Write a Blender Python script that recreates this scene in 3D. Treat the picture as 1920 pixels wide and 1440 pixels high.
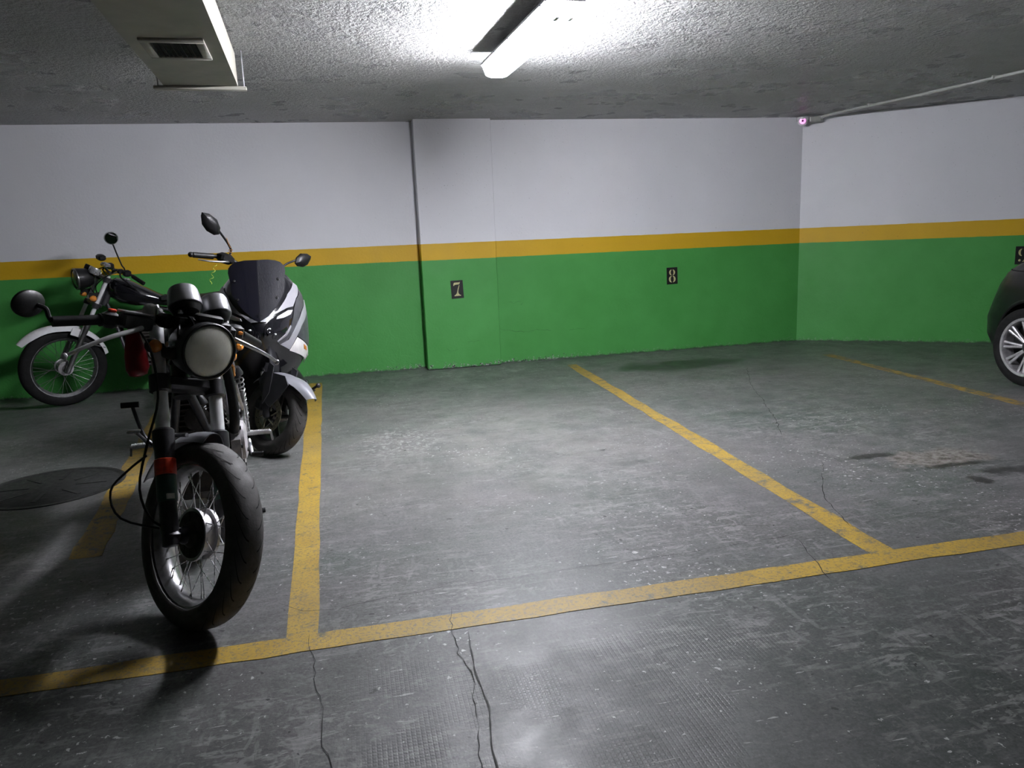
import bpy, bmesh, math, random
from mathutils import Vector, Matrix
from math import sin, cos, pi, radians, atan2, sqrt

random.seed(7)
for o in list(bpy.data.objects):
    bpy.data.objects.remove(o, do_unlink=True)
SC = bpy.context.scene
COL = SC.collection

# ------------------------------------------------------------------ camera
cam_data = bpy.data.cameras.new('camera')
cam = bpy.data.objects.new('camera', cam_data)
COL.objects.link(cam)
cam_data.sensor_width = 36.0
cam_data.lens = 36.0 * 1389.0 / 1920.0
cam_data.clip_start = 0.05
_X = Vector((6640, -550, 1389)).normalized()
_D = Vector((308, 7230, 1389)); _D = (_D - _X * _D.dot(_X)).normalized()
_Y = _X.cross(_D)
# rows: world X, Y, Z expressed in (right, down, forward) camera axes
_rt = Vector((_X[0], _Y[0], -_D[0])); _dn = Vector((_X[1], _Y[1], -_D[1])); _fw = Vector((_X[2], _Y[2], -_D[2]))
m = Matrix.Identity(4)
for i in range(3):
    m[i][0] = _rt[i]; m[i][1] = -_dn[i]; m[i][2] = -_fw[i]
m.translation = Vector((0, 0, 1.25))
cam.matrix_world = m
SC.camera = cam

# ------------------------------------------------------------------ world, exposure
w = bpy.data.worlds.new('world'); SC.world = w; w.use_nodes = True
w.node_tree.nodes['Background'].inputs[0].default_value = (0.02, 0.022, 0.025, 1)
w.node_tree.nodes['Background'].inputs[1].default_value = 0.2
SC.view_settings.view_transform = 'Standard'
SC.view_settings.look = 'None'
SC.view_settings.gamma = 1.0
SC.view_settings.use_curve_mapping = False
SC.view_settings.exposure = 0.0
LAMP_POWER = 238.0        # emission strength of the lit diffuser in view

# ------------------------------------------------------------------ node helpers
class NB:
    def __init__(s, name):
        s.m = bpy.data.materials.new(name); s.m.use_nodes = True
        s.t = s.m.node_tree; s.p = s.t.nodes['Principled BSDF']; s.out = s.t.nodes['Material Output']
        s.co = s.n('ShaderNodeTexCoord').outputs['Object']
    def n(s, typ, **kw):
        nd = s.t.nodes.new(typ)
        for k, v in kw.items(): setattr(nd, k, v)
        return nd
    def put(s, sock, v):
        if isinstance(v, bpy.types.NodeSocket): s.t.links.new(v, sock)
        elif isinstance(v, (tuple, list)):
            sock.default_value = tuple(v) + ((1.0,) if len(v) == 3 and len(sock.default_value) == 4 else ())
        else: sock.default_value = v
    def ma(s, op, a, b=0.0, c=None, clamp=False):
        nd = s.n('ShaderNodeMath', operation=op, use_clamp=clamp)
        s.put(nd.inputs[0], a); s.put(nd.inputs[1], b)
        if c is not None: s.put(nd.inputs[2], c)
        return nd.outputs[0]
    def vm(s, op, a, b):
        nd = s.n('ShaderNodeVectorMath', operation=op)
        s.put(nd.inputs[0], a); s.put(nd.inputs[1], b)
        return nd.outputs[0]
    def sep(s, v):
        nd = s.n('ShaderNodeSeparateXYZ'); s.put(nd.inputs[0], v); return nd.outputs
    def noise(s, scale, detail=3, rough=.5, dist=0.0, co=None):
        nd = s.n('ShaderNodeTexNoise'); s.put(nd.inputs['Vector'], co or s.co)
        nd.inputs['Scale'].default_value = scale; nd.inputs['Detail'].default_value = detail
        nd.inputs['Roughness'].default_value = rough; nd.inputs['Distortion'].default_value = dist
        return nd.outputs[0]
    def vor(s, scale, feature='F1', co=None):
        nd = s.n('ShaderNodeTexVoronoi', feature=feature); s.put(nd.inputs['Vector'], co or s.co)
        nd.inputs['Scale'].default_value = scale
        return nd.outputs[0]
    def rng(s, v, a, b, c=0.0, d=1.0):
        nd = s.n('ShaderNodeMapRange'); s.put(nd.inputs[0], v)
        for i, x in enumerate((a, b, c, d)): nd.inputs[i + 1].default_value = x
        return nd.outputs[0]
    def mix(s, f, a, b, mode='MIX'):
        nd = s.n('ShaderNodeMix', data_type='RGBA', blend_type=mode)
        s.put(nd.inputs[0], f); s.put(nd.inputs[6], a); s.put(nd.inputs[7], b)
        return nd.outputs[2]
    def bump(s, h, strength=.3, dist=.01, prev=None):
        nd = s.n('ShaderNodeBump'); s.put(nd.inputs['Height'], h)
        nd.inputs['Strength'].default_value = strength; nd.inputs['Distance'].default_value = dist
        if prev is not None: s.put(nd.inputs['Normal'], prev)
        return nd.outputs[0]
    def set(s, **kw):
        for k, v in kw.items():
            s.put(s.p.inputs[k.replace('_', ' ')], v)
        return s.m

def mat(name, col, rough=.5, metal=0.0, var=.18, scale=14., bump=0.0, bscale=90., coat=0.0, spec=.5, dust=0.0):
    b = NB(name)
    f = b.noise(scale, 5, .6)
    dark = tuple(c * (1 - var * 1.6) for c in col); lite = tuple(min(1, c * (1 + var)) for c in col)
    c = b.mix(b.rng(f, .3, .7), dark, lite)
    if dust > 0:
        d = b.rng(b.noise(scale * 2.3, 6, .7), .48, .75, 0, dust)
        c = b.mix(d, c, (.16, .155, .14))
    r = b.rng(b.noise(scale * 1.7, 4, .6), .3, .7, max(.02, rough * .85), min(1, rough * 1.2))
    kw = dict(Base_Color=c, Roughness=r, Metallic=metal)
    if bump > 0: kw['Normal'] = b.bump(b.noise(bscale, 4, .6), bump, .004)
    b.set(**kw)
    b.p.inputs['Coat Weight'].default_value = coat
    b.p.inputs['Specular IOR Level'].default_value = spec
    return b.m

# ------------------------------------------------------------------ mesh helpers
class MB:
    def __init__(s, T=None): s.v = []; s.f = []; s.T = T
    def add(s, vs, fs):
        o = len(s.v)
        s.v += [Vector(p) for p in vs]; s.f += [tuple(i + o for i in f) for f in fs]
        return s
    def box(s, c, d, R=None, taper=1.0):
        c = Vector(c); vs = []
        for z in (-1, 1):
            k = taper if z > 0 else 1.0
            for x, y in ((-1, -1), (1, -1), (1, 1), (-1, 1)):
                p = Vector((x * d[0] / 2 * k, y * d[1] / 2 * k, z * d[2] / 2))
                vs.append(c + (R @ p if R else p))
        return s.add(vs, [(0, 3, 2, 1), (4, 5, 6, 7), (0, 1, 5, 4), (1, 2, 6, 5), (2, 3, 7, 6), (3, 0, 4, 7)])
    def rbox(s, c, d, b=.01, R=None):
        """box with chamfered edges"""
        c = Vector(c); h = [x / 2 for x in d]; b = min(b, min(h) * .9)
        rings = []
        for z, k in ((-h[2], b), (-h[2] + b, 0), (h[2] - b, 0), (h[2], b)):
            x, y = h[0] - k, h[1] - k
            e = b * .7
            pts = [(x - e, -y), (x, -y + e), (x, y - e), (x - e, y), (-x + e, y), (-x, y - e), (-x, -y + e), (-x + e, -y)]
            rings.append([c + (R @ Vector((p[0], p[1], z)) if R else Vector((p[0], p[1], z))) for p in pts])
        return s.loft(rings, True)
    def loft(s, rings, caps=True, closed=True):
        n = len(rings[0]); vs = [p for r in rings for p in r]; fs = []
        for i in range(len(rings) - 1):
            for j in range(n if closed else n - 1):
                k = (j + 1) % n
                fs.append((i * n + j, i * n + k, (i + 1) * n + k, (i + 1) * n + j))
        if caps and closed:
            fs.append(tuple(range(n))[::-1]); fs.append(tuple((len(rings) - 1) * n + j for j in range(n)))
        return s.add(vs, fs)
    @staticmethod
    def frame(a):
        a = Vector(a).normalized(); r = Vector((0, 0, 1)) if abs(a.z) < .9 else Vector((1, 0, 0))
        u = a.cross(r).normalized(); return a, u, a.cross(u)
    def lathe(s, o, axis, prof, n=24, caps=True, closed=False):
        a, u, v = s.frame(axis); o = Vector(o)
        rings = [[o + a * p[0] + (u * cos(2 * pi * j / n) + v * sin(2 * pi * j / n)) * p[1] for j in range(n)] for p in prof]
        if closed: rings.append(rings[0]); caps = False
        return s.loft(rings, caps)
    def cyl(s, p0, p1, r0, r1=None, n=14):
        p0 = Vector(p0); d = Vector(p1) - p0
        return s.lathe(p0, d, [(0, r0), (d.length, r0 if r1 is None else r1)], n)
    def tube(s, pts, r, n=8, sm=4, closed=False):
        pts = [Vector(p) for p in pts]
        if sm > 1 and len(pts) > 2:
            q = []; N = len(pts)
            for i in range(N if closed else N - 1):
                if closed: p = [pts[(i + k) % N] for k in (-1, 0, 1, 2)]
                else: p = [pts[max(0, i - 1)], pts[i], pts[i + 1], pts[min(N - 1, i + 2)]]
                for j in range(sm):
                    t = j / sm
                    q.append(.5 * ((2 * p[1]) + (p[2] - p[0]) * t + (2 * p[0] - 5 * p[1] + 4 * p[2] - p[3]) * t * t + (3 * p[1] - p[0] - 3 * p[2] + p[3]) * t ** 3))
            if not closed: q.append(pts[-1])
            pts = q
        N = len(pts)
        rs = r if isinstance(r, (list, tuple)) else [r, r]
        d0 = (pts[1] - pts[0]).normalized(); a, u, v = s.frame(d0); rings = []
        for i in range(N):
            d = (pts[(i + 1) % N] - pts[i - 1]) if closed else (pts[min(N - 1, i + 1)] - pts[max(0, i - 1)])
            d = d.normalized() if d.length > 1e-9 else d0
            u = (u - d * u.dot(d)).normalized(); v = d.cross(u)
            t = i / (N - 1) * (len(rs) - 1); k = min(int(t), len(rs) - 2); rr = rs[k] + (rs[k + 1] - rs[k]) * (t - k)
            rings.append([pts[i] + (u * cos(2 * pi * j / n) + v * sin(2 * pi * j / n)) * rr for j in range(n)])
        if closed: rings.append(rings[0]); return s.loft(rings, False)
        return s.loft(rings, True)
    def ball(s, c, r, n=16, m=10, R=None, lo=-90, hi=90):
        r = (r, r, r) if not isinstance(r, (tuple, list)) else r; c = Vector(c); rings = []
        for i in range(m + 1):
            t = radians(lo + (hi - lo) * i / m); k = max(cos(t), 1e-4)
            ring = []
            for j in range(n):
                p = Vector((r[0] * k * cos(2 * pi * j / n), r[1] * k * sin(2 * pi * j / n), r[2] * sin(t)))
                ring.append(c + (R @ p if R else p))
            rings.append(ring)
        return s.loft(rings, True)
    def prism(s, poly, o, ex, ey, t):
        o, ex, ey = Vector(o), Vector(ex), Vector(ey); ez = ex.cross(ey).normalized()
        a = [o + ex * p[0] + ey * p[1] for p in poly]
        return s.loft([a, [p + ez * t for p in a]], True)
    def grid(s, rows, thick=0.0, nrm=None):
        """open sheet from rows of points; thick>0 gives it depth along vertex normals"""
        R, C = len(rows), len(rows[0]); P = [[Vector(p) for p in r] for r in rows]
        if thick == 0:
            return s.add([p for r in P for p in r], [(i * C + j, i * C + j + 1, (i + 1) * C + j + 1, (i + 1) * C + j) for i in range(R - 1) for j in range(C - 1)])
        Q = []
        for i in range(R):
            q = []
            for j in range(C):
                du = P[i][min(C - 1, j + 1)] - P[i][max(0, j - 1)]; dv = P[min(R - 1, i + 1)][j] - P[max(0, i - 1)][j]
                k = du.cross(dv); k = k.normalized() if k.length > 1e-12 else Vector((0, 0, 1))
                q.append(P[i][j] - k * thick)
            Q.append(q)
        o = R * C
        fs = [(i * C + j, i * C + j + 1, (i + 1) * C + j + 1, (i + 1) * C + j) for i in range(R - 1) for j in range(C - 1)]
        fs += [tuple(x + o for x in f[::-1]) for f in fs]
        for i in range(R - 1):
            fs.append((i * C, (i + 1) * C, (i + 1) * C + o, i * C + o)); fs.append((i * C + C - 1, i * C + C - 1 + o, (i + 1) * C + C - 1 + o, (i + 1) * C + C - 1))
        for j in range(C - 1):
            fs.append((j, j + o, j + 1 + o, j + 1)); k = (R - 1) * C + j; fs.append((k, k + 1, k + 1 + o, k + o))
        return s.add([p for r in P for p in r] + [p for r in Q for p in r], fs)
    def build(s, name, material, parent=None, ang=38, label=None):
        me = bpy.data.meshes.new(name)
        vs = [s.T(p) for p in s.v] if s.T else s.v
        me.from_pydata([tuple(p) for p in vs], [], s.f); me.validate()
        bm = bmesh.new(); bm.from_mesh(me)
        bmesh.ops.remove_doubles(bm, verts=bm.verts, dist=1e-6)
        bmesh.ops.recalc_face_normals(bm, faces=bm.faces)
        bm.to_mesh(me); bm.free()
        me.polygons.foreach_set('use_smooth', [True] * len(me.polygons))
        me.set_sharp_from_angle(angle=radians(ang))
        me.materials.append(material)
        ob = bpy.data.objects.new(name, me); COL.objects.link(ob)
        if parent: ob.parent = parent
        if label: ob['label'] = label
        return ob

def empty(name, loc, rz=0.0):
    e = bpy.data.objects.new(name, None); COL.objects.link(e)
    e.location = loc; e.rotation_euler = (0, 0, rz); e.empty_display_size = .1
    return e
def tag(o, label, cat, group=None):
    o['label'] = label; o['category'] = cat
    if group: o['group'] = group
    return o
def struct(o, label=None, cat=None):
    o['kind'] = 'structure'
    if label: o['label'] = label
    if cat: o['category'] = cat
    return o

# ------------------------------------------------------------------ materials of the setting
CEIL = 2.44
YL, YP, YR = 7.60, 7.45, 7.54          # back wall left of the pillar, pillar face, back wall right of it

def wall_paint():
    b = NB('wall_paint')
    x, y, z = b.sep(b.co)
    zz = b.ma('ADD', z, b.ma('MULTIPLY', b.ma('SUBTRACT', b.noise(9, 3), .5), .008))
    green = b.mix(b.rng(b.noise(2.2, 5, .6), .3, .7), (.056, .285, .055), (.070, .325, .071))
    yel = b.mix(b.rng(b.noise(3, 5, .6), .3, .7), (.60, .365, .010), (.66, .405, .018))
    wht = b.mix(b.rng(b.noise(1.1, 5, .6), .3, .7), (.69, .69, .72), (.75, .75, .78))
    c = b.mix(b.ma('GREATER_THAN', zz, 1.10), green, yel)
    c = b.mix(b.ma('GREATER_THAN', zz, 1.262), c, wht)
    # scuffed, crumbling paint along the foot of the wall
    low = b.rng(z, .0, .17, 1.0, 0.0)
    fl = b.rng(b.ma('MULTIPLY', b.noise(34, 6, .75), b.ma('ADD', .42, b.ma('MULTIPLY', low, .78))), .56, .60)
    near = b.rng(b.ma('ABSOLUTE', b.ma('SUBTRACT', x, 1.25)), .55, 1.3, 1.0, .22)
    fl = b.ma('MULTIPLY', fl, near)
    chips = b.mix(b.rng(b.noise(60, 2), .46, .54), (.03, .035, .03), (.40, .42, .40))
    c = b.mix(fl, c, chips)
    foot = b.rng(b.ma('ADD', z, b.ma('MULTIPLY', b.ma('SUBTRACT', b.noise(14, 4), .5), .05)), .004, .020, .85, 0.0)
    c = b.mix(foot, c, (.035, .05, .035))
    sp = b.ma('GREATER_THAN', b.noise(70, 1, .5), .765)
    c = b.mix(b.ma('MULTIPLY', sp, .35), c, (.05, .08, .05))
    h = b.ma('ADD', b.ma('MULTIPLY', b.noise(1.6, 4, .5), .5), b.ma('MULTIPLY', b.noise(45, 3, .6), .10))
    nrm = b.bump(h, .55, .035)
    pe = b.rng(b.noise(5.5, 5, .6, .8), .50, .515)
    nrm = b.bump(b.ma('MULTIPLY', pe, b.rng(z, .25, .75, 1.0, 0.0)), .35, .004, nrm)
    return b.set(Base_Color=c, Roughness=b.rng(b.noise(6, 3), .3, .7, .50, .65), Normal=nrm)

def floor_base(b):
    """shared colour of the worn grey-green floor coating"""
    x, y, z = b.sep(b.co)
    big = b.rng(b.noise(.8, 7, .7, .5), .34, .58)
    c = b.mix(big, (.042, .060, .050), (.100, .094, .097))
    c = b.mix(b.rng(b.noise(6, 12, .8), .42, .62, 0, .6), c, (.150, .146, .146))
    c = b.mix(b.rng(b.noise(2.1, 6, .65, .6), .52, .72, 0, .55), c, (.028, .038, .031))
    st = b.noise(3.0, 7, .7, 0.3, b.vm('MULTIPLY', b.co, (1.2, 5.5, 1)))
    c = b.mix(b.rng(st, .54, .70, 0, .55), c, (.185, .183, .18))
    fine = b.noise(70, 4, .7)
    c = b.mix(b.rng(fine, .45, .62, 0, .5), c, (.018, .020, .019))
    c = b.mix(b.rng(b.noise(110, 5, .75), .52, .66, 0, .5), c, (.20, .20, .195))
    return c, x, y

def ell(b, x, y, cx, cy, rx, ry, k=.35, sc=5):
    dx = b.ma('DIVIDE', b.ma('SUBTRACT', x, cx), rx); dy = b.ma('DIVIDE', b.ma('SUBTRACT', y, cy), ry)
    d = b.ma('SQRT', b.ma('ADD', b.ma('MULTIPLY', dx, dx), b.ma('MULTIPLY', dy, dy)))
    return b.ma('ADD', d, b.ma('MULTIPLY', b.ma('SUBTRACT', b.noise(sc, 6, .7), .5), k * 4))

def floor_mat():
    b = NB('painted_concrete')
    c, x, y = floor_base(b)
    # rubbed pale middle of the empty bay, salt bloom near the pillar foot
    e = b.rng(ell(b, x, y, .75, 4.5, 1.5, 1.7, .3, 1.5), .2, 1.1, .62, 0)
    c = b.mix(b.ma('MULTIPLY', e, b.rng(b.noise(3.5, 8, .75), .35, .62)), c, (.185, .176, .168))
    e = b.rng(ell(b, x, y, 1.3, 7.15, 1.5, .35, .35, 3), .4, 1.0, .8, 0)
    c = b.mix(b.ma('MULTIPLY', e, b.rng(b.noise(7, 8, .8), .50, .60)), c, (.27, .27, .265))
    e = b.rng(ell(b, x, y, .25, 4.75, .35, .45, .3, 6), .5, 1.0, .7, 0)
    c = b.mix(b.ma('MULTIPLY', e, b.rng(b.noise(26, 4, .7), .52, .60)), c, (.32, .32, .31))
    lane = b.rng(b.ma('ADD', y, b.ma('MULTIPLY', b.noise(2, 6, .7), 1.2)), 1.9, 3.6, .92, 0)  # floor colour darkened towards the front, light falloff painted into the lane
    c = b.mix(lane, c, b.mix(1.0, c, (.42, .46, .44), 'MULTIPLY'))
    # chalky flecks, scratches and dark crumbs
    fl = b.rng(b.ma('MULTIPLY', b.noise(38, 3, .6), b.rng(b.noise(1.3, 3), .3, .7, .86, 1.08)), .655, .675)
    c = b.mix(b.ma('MULTIPLY', fl, .85), c, (.40, .40, .39))
    sc = b.noise(9, 3, .6, 0, b.vm('MULTIPLY', b.co, (1.1, 7.5, 1)))
    c = b.mix(b.rng(sc, .675, .70, 0, .7), c, (.36, .36, .35))
    pm = b.rng(b.noise(1.1, 6, .7, .4), .42, .60, .12, 1.0)
    for (sx, sy, k, lo, col, amt) in ((1.0, 3.5, 7.0, .555, (.215, .212, .208), .55), (3.2, 1.0, 5.0, .575, (.20, .198, .195), .45), (1.0, 2.2, 15.0, .575, (.23, .228, .222), .5), (1.0, 1.0, 32.0, .60, (.21, .21, .205), .5), (1.0, 2.6, 11.0, .60, (.022, .026, .024), .55), (1.3, 1.0, 24.0, .61, (.024, .027, .025), .55)):
        q = b.noise(k, 4, .65, .6, b.vm('MULTIPLY', b.vm('ADD', b.co, (k * 1.7, k * .9, 0)), (sx, sy, 1)))
        c = b.mix(b.ma('MULTIPLY', b.rng(q, lo, lo + .05, 0, amt), pm), c, col)
    dk = b.rng(b.noise(26, 2, .5, .3, b.vm('ADD', b.co, (7, 3, 0))), .715, .73)
    c = b.mix(dk, c, (.012, .012, .012))
    # damp dark patches by the wall
    e = b.rng(ell(b, x, y, 3.1, 6.65, .80, .45, .6, 4), .45, .9, .9, 0)
    c = b.mix(e, c, (.022, .024, .022))
    # broken brownish patch with an oil trail in the right-hand bay
    e = b.rng(ell(b, x, y, 3.05, 3.30, .34, .17, .38, 7), .7, .95, .95, 0)
    c = b.mix(e, c, b.mix(b.rng(b.noise(24, 6, .75), .4, .6), (.065, .052, .045), (.22, .205, .19)))
    for cx, cy, rx, ry in ((3.25, 3.00, .24, .075), (2.97, 2.93, .06, .08), (3.02, 3.17, .32, .04), (2.72, 3.44, .20, .05)):
        e = b.rng(ell(b, x, y, cx, cy, rx, ry, .75, 9), .5, 1.0, .85, 0)
        c = b.mix(e, c, (.014, .014, .013))
    # fine square grid pressed into the lane in front of the bays
    def tri(v, s): return b.ma('ABSOLUTE', b.ma('SUBTRACT', b.ma('FRACT', b.ma('MULTIPLY', v, s)), .5))
    g = b.ma('MAXIMUM', b.rng(tri(x, 78), .28, .42), b.rng(tri(y, 78), .28, .42))
    gm = b.ma('MULTIPLY', b.rng(y, 1.95, 2.15, 1, 0), b.rng(b.noise(2.3, 4, .6), .42, .58))
    gm = b.ma('MULTIPLY', gm, b.rng(b.ma('ABSOLUTE', b.ma('SUBTRACT', x, .62)), .35, .8, 1, 0))
    c = b.mix(b.ma('MULTIPLY', b.ma('MULTIPLY', g, gm), .35), c, (.05, .05, .05))
    nrm = b.bump(b.noise(120, 4, .65), .22, .003)
    nrm = b.bump(b.ma('MULTIPLY', g, gm), .5, -.002, nrm)
    nrm = b.bump(b.noise(3, 6, .6), .35, .012, nrm)
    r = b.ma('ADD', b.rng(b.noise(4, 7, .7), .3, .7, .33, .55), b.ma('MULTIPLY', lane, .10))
    return b.set(Base_Color=c, Roughness=r, Normal=nrm)

def line_mat(wear):
    b = NB('yellow_floor_paint')
    c, x, y = floor_base(b)
    yl = b.mix(b.rng(b.noise(4, 6, .65), .35, .65), (.30, .185, .014), (.38, .245, .026))
    yl = b.mix(b.rng(b.noise(1.4, 5, .6), .42, .66, 0, .55), yl, (.21, .145, .045))
    k = b.rng(b.noise(13, 8, .78), wear, wear + .10)
    k2 = b.rng(b.noise(75, 6, .8), .50, .60, 0, .75)
    col = b.mix(b.ma('MAXIMUM', k, k2), yl, b.mix(.35, c, (.10, .085, .04)))
    nrm = b.bump(b.noise(120, 4, .65), .25, .003)
    return b.set(Base_Color=col, Roughness=.55, Normal=nrm)

def ceiling_mat():
    b = NB('rough_ceiling_plaster')
    x, y, z = b.sep(b.co)
    c = b.mix(b.rng(b.noise(1.5, 6, .65), .35, .65), (.38, .385, .375), (.46, .46, .455))
    sv = b.vm('MULTIPLY', b.co, (1.0, 3.2, 1))
    c = b.mix(b.rng(b.noise(3.0, 4, .55, .2, sv), .3, .75, 0, .45), c, (.27, .275, .255))
    g = b.ma('ADD', b.noise(30, 3, .6), b.ma('MULTIPLY', b.noise(75, 3, .6), .5))
    nrm = b.bump(g, 1.0, .030)
    return b.set(Base_Color=c, Roughness=b.rng(b.noise(3, 5), .3, .7, .22, .40), Normal=nrm)

M_WALL = wall_paint(); M_FLOOR = floor_mat(); M_CEIL = ceiling_mat()
M_LINE = line_mat(.545); M_LINE2 = line_mat(.495); M_LINE3 = line_mat(.45)
M_CRACK = mat('crack_dirt', (.018, .018, .017), .95)
M_JOINT = mat('joint_filler', (.06, .062, .058), .9, 0, .4, 30, .5)
M_IRON = mat('cast_iron', (.022, .023, .022), .55, .3, .3, 20, .4, 60)

# ------------------------------------------------------------------ floor, ceiling, walls
XL, XR, YB = -9.5, 13.0, -10.0
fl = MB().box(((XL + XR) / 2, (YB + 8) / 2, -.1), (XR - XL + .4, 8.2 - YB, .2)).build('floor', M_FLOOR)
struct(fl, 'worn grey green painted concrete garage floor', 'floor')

cm = MB().box(((XL + XR) / 2, (YB + 7.9) / 2, CEIL + .12), (XR - XL + .4, 8.1 - YB, .24))
ceiling = cm.build('ceiling', M_CEIL, ang=80)
struct(ceiling, 'rough glossy grey plaster garage ceiling', 'ceiling')

HW = CEIL + .03
wl = MB().box(((XL + .67) / 2, YL + .15, HW / 2), (.67 - XL, .30, HW)).build('wall_back_left', M_WALL)
struct(wl, 'back wall left of the pillar, white over yellow band over green', 'wall')
jb = MB().box((.695, YL + .125, HW / 2), (.05, .20, HW)).build('wall_back_joint', M_WALL)
struct(jb, 'narrow recessed vertical joint beside the pillar', 'wall')
pl = MB().rbox((1.10, YP + .2, HW / 2), (.76, .40, HW), .008).build('wall_pillar', M_WALL, ang=20)
struct(pl, 'painted pillar standing out of the back wall', 'pillar')
wr = MB().box(((1.48 + 4.95) / 2, YR + .15, HW / 2), (4.95 - 1.48, .30, HW)).build('wall_back_right', M_WALL)
struct(wr, 'back wall right of the pillar, white over yellow band over green', 'wall')
RA = radians(36)
RC = Vector((4.95, YR, 0)); RD = Vector((cos(RA), -sin(RA), 0)); RN = Vector((-sin(RA), -cos(RA), 0))  # RN points into the room
L_r = 10.2
a0 = RC; a1 = RC + RD * L_r; a2 = a1 - RN * .3; a3 = RC - RN * .3
ws = MB().loft([[a0, a1, a2, a3], [p + Vector((0, 0, HW)) for p in (a0, a1, a2, a3)]]).build('wall_right', M_WALL)
struct(ws, 'angled right wall, white over yellow band over green', 'wall')
o = MB().box((XL - .1, (YB + 7.9) / 2, HW / 2), (.2, 7.9 - YB, HW)).build('wall_left', M_WALL); struct(o, 'left side wall of the garage', 'wall')
o = MB().box(((XL + XR) / 2, YB - .1, HW / 2), (XR - XL, .2, HW)).build('wall_front', M_WALL); struct(o, 'garage wall behind the camera', 'wall')
o = MB().box((XR + .1, (YB + 1.9) / 2, HW / 2), (.2, 1.9 - YB, HW)).build('wall_far_right', M_WALL); struct(o, 'far right end wall of the garage', 'wall')

# painted bay lines (children of the floor)
def strip(name, material, quad, z=.0015, nseg=24, jit=.004):
    """quad: left-far, right-far, right-near, left-near; ragged painted strip"""
    a, b_, c_, d_ = [Vector(p) for p in quad]; r = random.Random(len(name) + int(quad[0][0] * 100))
    rows = []
    for i in range(nseg + 1):
        t = i / nseg; p = a.lerp(d_, t); q = b_.lerp(c_, t); u = (q - p).normalized()
        p = p + u * r.uniform(-jit, jit); q = q + u * r.uniform(-jit, jit)
        rows.append([(p.x, p.y, z), (q.x, q.y, z)])
    rows2 = [[(x[0], x[1], 0) for x in rr] for rr in rows]
    mb = MB()
    R = len(rows)
    vs = [p for rr in rows for p in rr] + [p for rr in rows2 for p in rr]; k = 2 * R
    fs = [(2 * i, 2 * i + 1, 2 * i + 3, 2 * i + 2) for i in range(R - 1)]
    fs += [(2 * i, 2 * i + 2, 2 * i + 2 + k, 2 * i + k) for i in range(R - 1)] + [(2 * i + 1, 2 * i + 1 + k, 2 * i + 3 + k, 2 * i + 3) for i in range(R - 1)]
    mb.add(vs, fs)
    return mb.build(name, material, fl)
strip('bay_line', M_LINE, ((-.45, 7.22), (-.325, 7.22), (-.192, 2.34), (-.295, 2.34))).__setitem__('label', 'yellow line on the left of the empty bay')
strip('bay_line', M_LINE2, ((2.085, 7.12), (2.185, 7.12), (2.005, 2.34), (1.90, 2.34)), jit=.01).__setitem__('label', 'worn yellow line between bays seven and eight')
strip('bay_line', M_LINE3, ((4.60, 6.55), (4.70, 6.55), (4.40, 2.34), (4.30, 2.34)), jit=.008).__setitem__('label', 'faded yellow line beside the parked car')
strip('bay_line', M_LINE2, ((-1.70, 6.9), (-1.55, 6.9), (-1.13, 3.3), (-1.26, 3.3)), jit=.008).__setitem__('label', 'yellow line behind the front motorcycle')
strip('bay_line', M_LINE, ((-4.8, 2.25), (-4.8, 2.355), (5.2, 2.355), (5.2, 2.25)), z=.002, nseg=90, jit=.005).__setitem__('label', 'long yellow line across the front of the bays')

# cracks and the slab joint in the coating
def crack(pts, wdt, material=M_CRACK, z=.0024, jit=.012, name='crack'):
    r = random.Random(int(pts[0][0] * 1000)); path = []
    for i in range(len(pts) - 1):
        a, b_ = Vector(pts[i]), Vector(pts[i + 1]); n = max(2, int((b_ - a).length / .03))
        for k in range(n): path.append(a.lerp(b_, k / n))
    path.append(Vector(pts[-1])); rows = []
    off = 0.0
    for i, p in enumerate(path):
        d = (path[min(i + 1, len(path) - 1)] - path[max(0, i - 1)]).normalized(); nrm = Vector((-d.y, d.x))
        off = off * .7 + r.uniform(-jit, jit) * .6
        h = wdt * r.uniform(.25, 1.0) * (.2 if i in (0, len(path) - 1) else 1)
        c = p + nrm * off
        rows.append([(c.x + nrm.x * h, c.y + nrm.y * h, z), (c.x - nrm.x * h, c.y - nrm.y * h, z)])
    return MB().grid(rows).build(name, material, fl)
crack([(-.32, 2.60), (-.25, 2.53), (-.13, 2.51), (.07, 2.545), (.3, 2.56), (.6, 2.56), (1.0, 2.58), (1.5, 2.585), (1.75, 2.61)], .0016)
crack([(-.215, 2.36), (-.20, 2.22), (-.19, 2.05), (-.165, 1.93), (-.155, 1.8), (-.133, 1.66), (-.15, 1.5)], .0016)
crack([(.262, 2.40), (.24, 2.22), (.235, 2.1), (.257, 1.99), (.24, 1.8), (.229, 1.66), (.21, 1.4)], .0016)
crack([(.29, 2.22), (.275, 2.0), (.28, 1.8), (.262, 1.66), (.25, 1.4)], .004, M_JOINT, .0021, .004, 'slab_joint')
crack([(2.0, 2.62), (2.12, 2.95), (2.22, 3.12), (2.45, 3.45)], .002)
crack([(2.55, 4.0), (2.71, 4.33), (2.95, 4.9), (3.2, 5.5), (3.56, 6.2)], .0022)
crack([(1.62, 2.2), (1.66, 2.4), (1.72, 2.56)], .002)

# round iron cover let into the floor on the left
mh = MB().lathe((-1.72, 4.47, 0), (0, 0, 1), [(0, .37), (.004, .37), (.004, .345), (.002, .34), (.002, .325), (.0045, .32), (.0045, .01)], 48)
for k in range(8):
    mh.box((-1.72 + .2 * cos(k * pi / 4), 4.47 + .2 * sin(k * pi / 4), .0055), (.16, .02, .004), Matrix.Rotation(k * pi / 4, 3, 'Z'))
tag(mh.build('manhole_cover', M_IRON), 'round dark iron manhole cover set in the floor beside the motorcycles', 'manhole cover')

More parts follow.
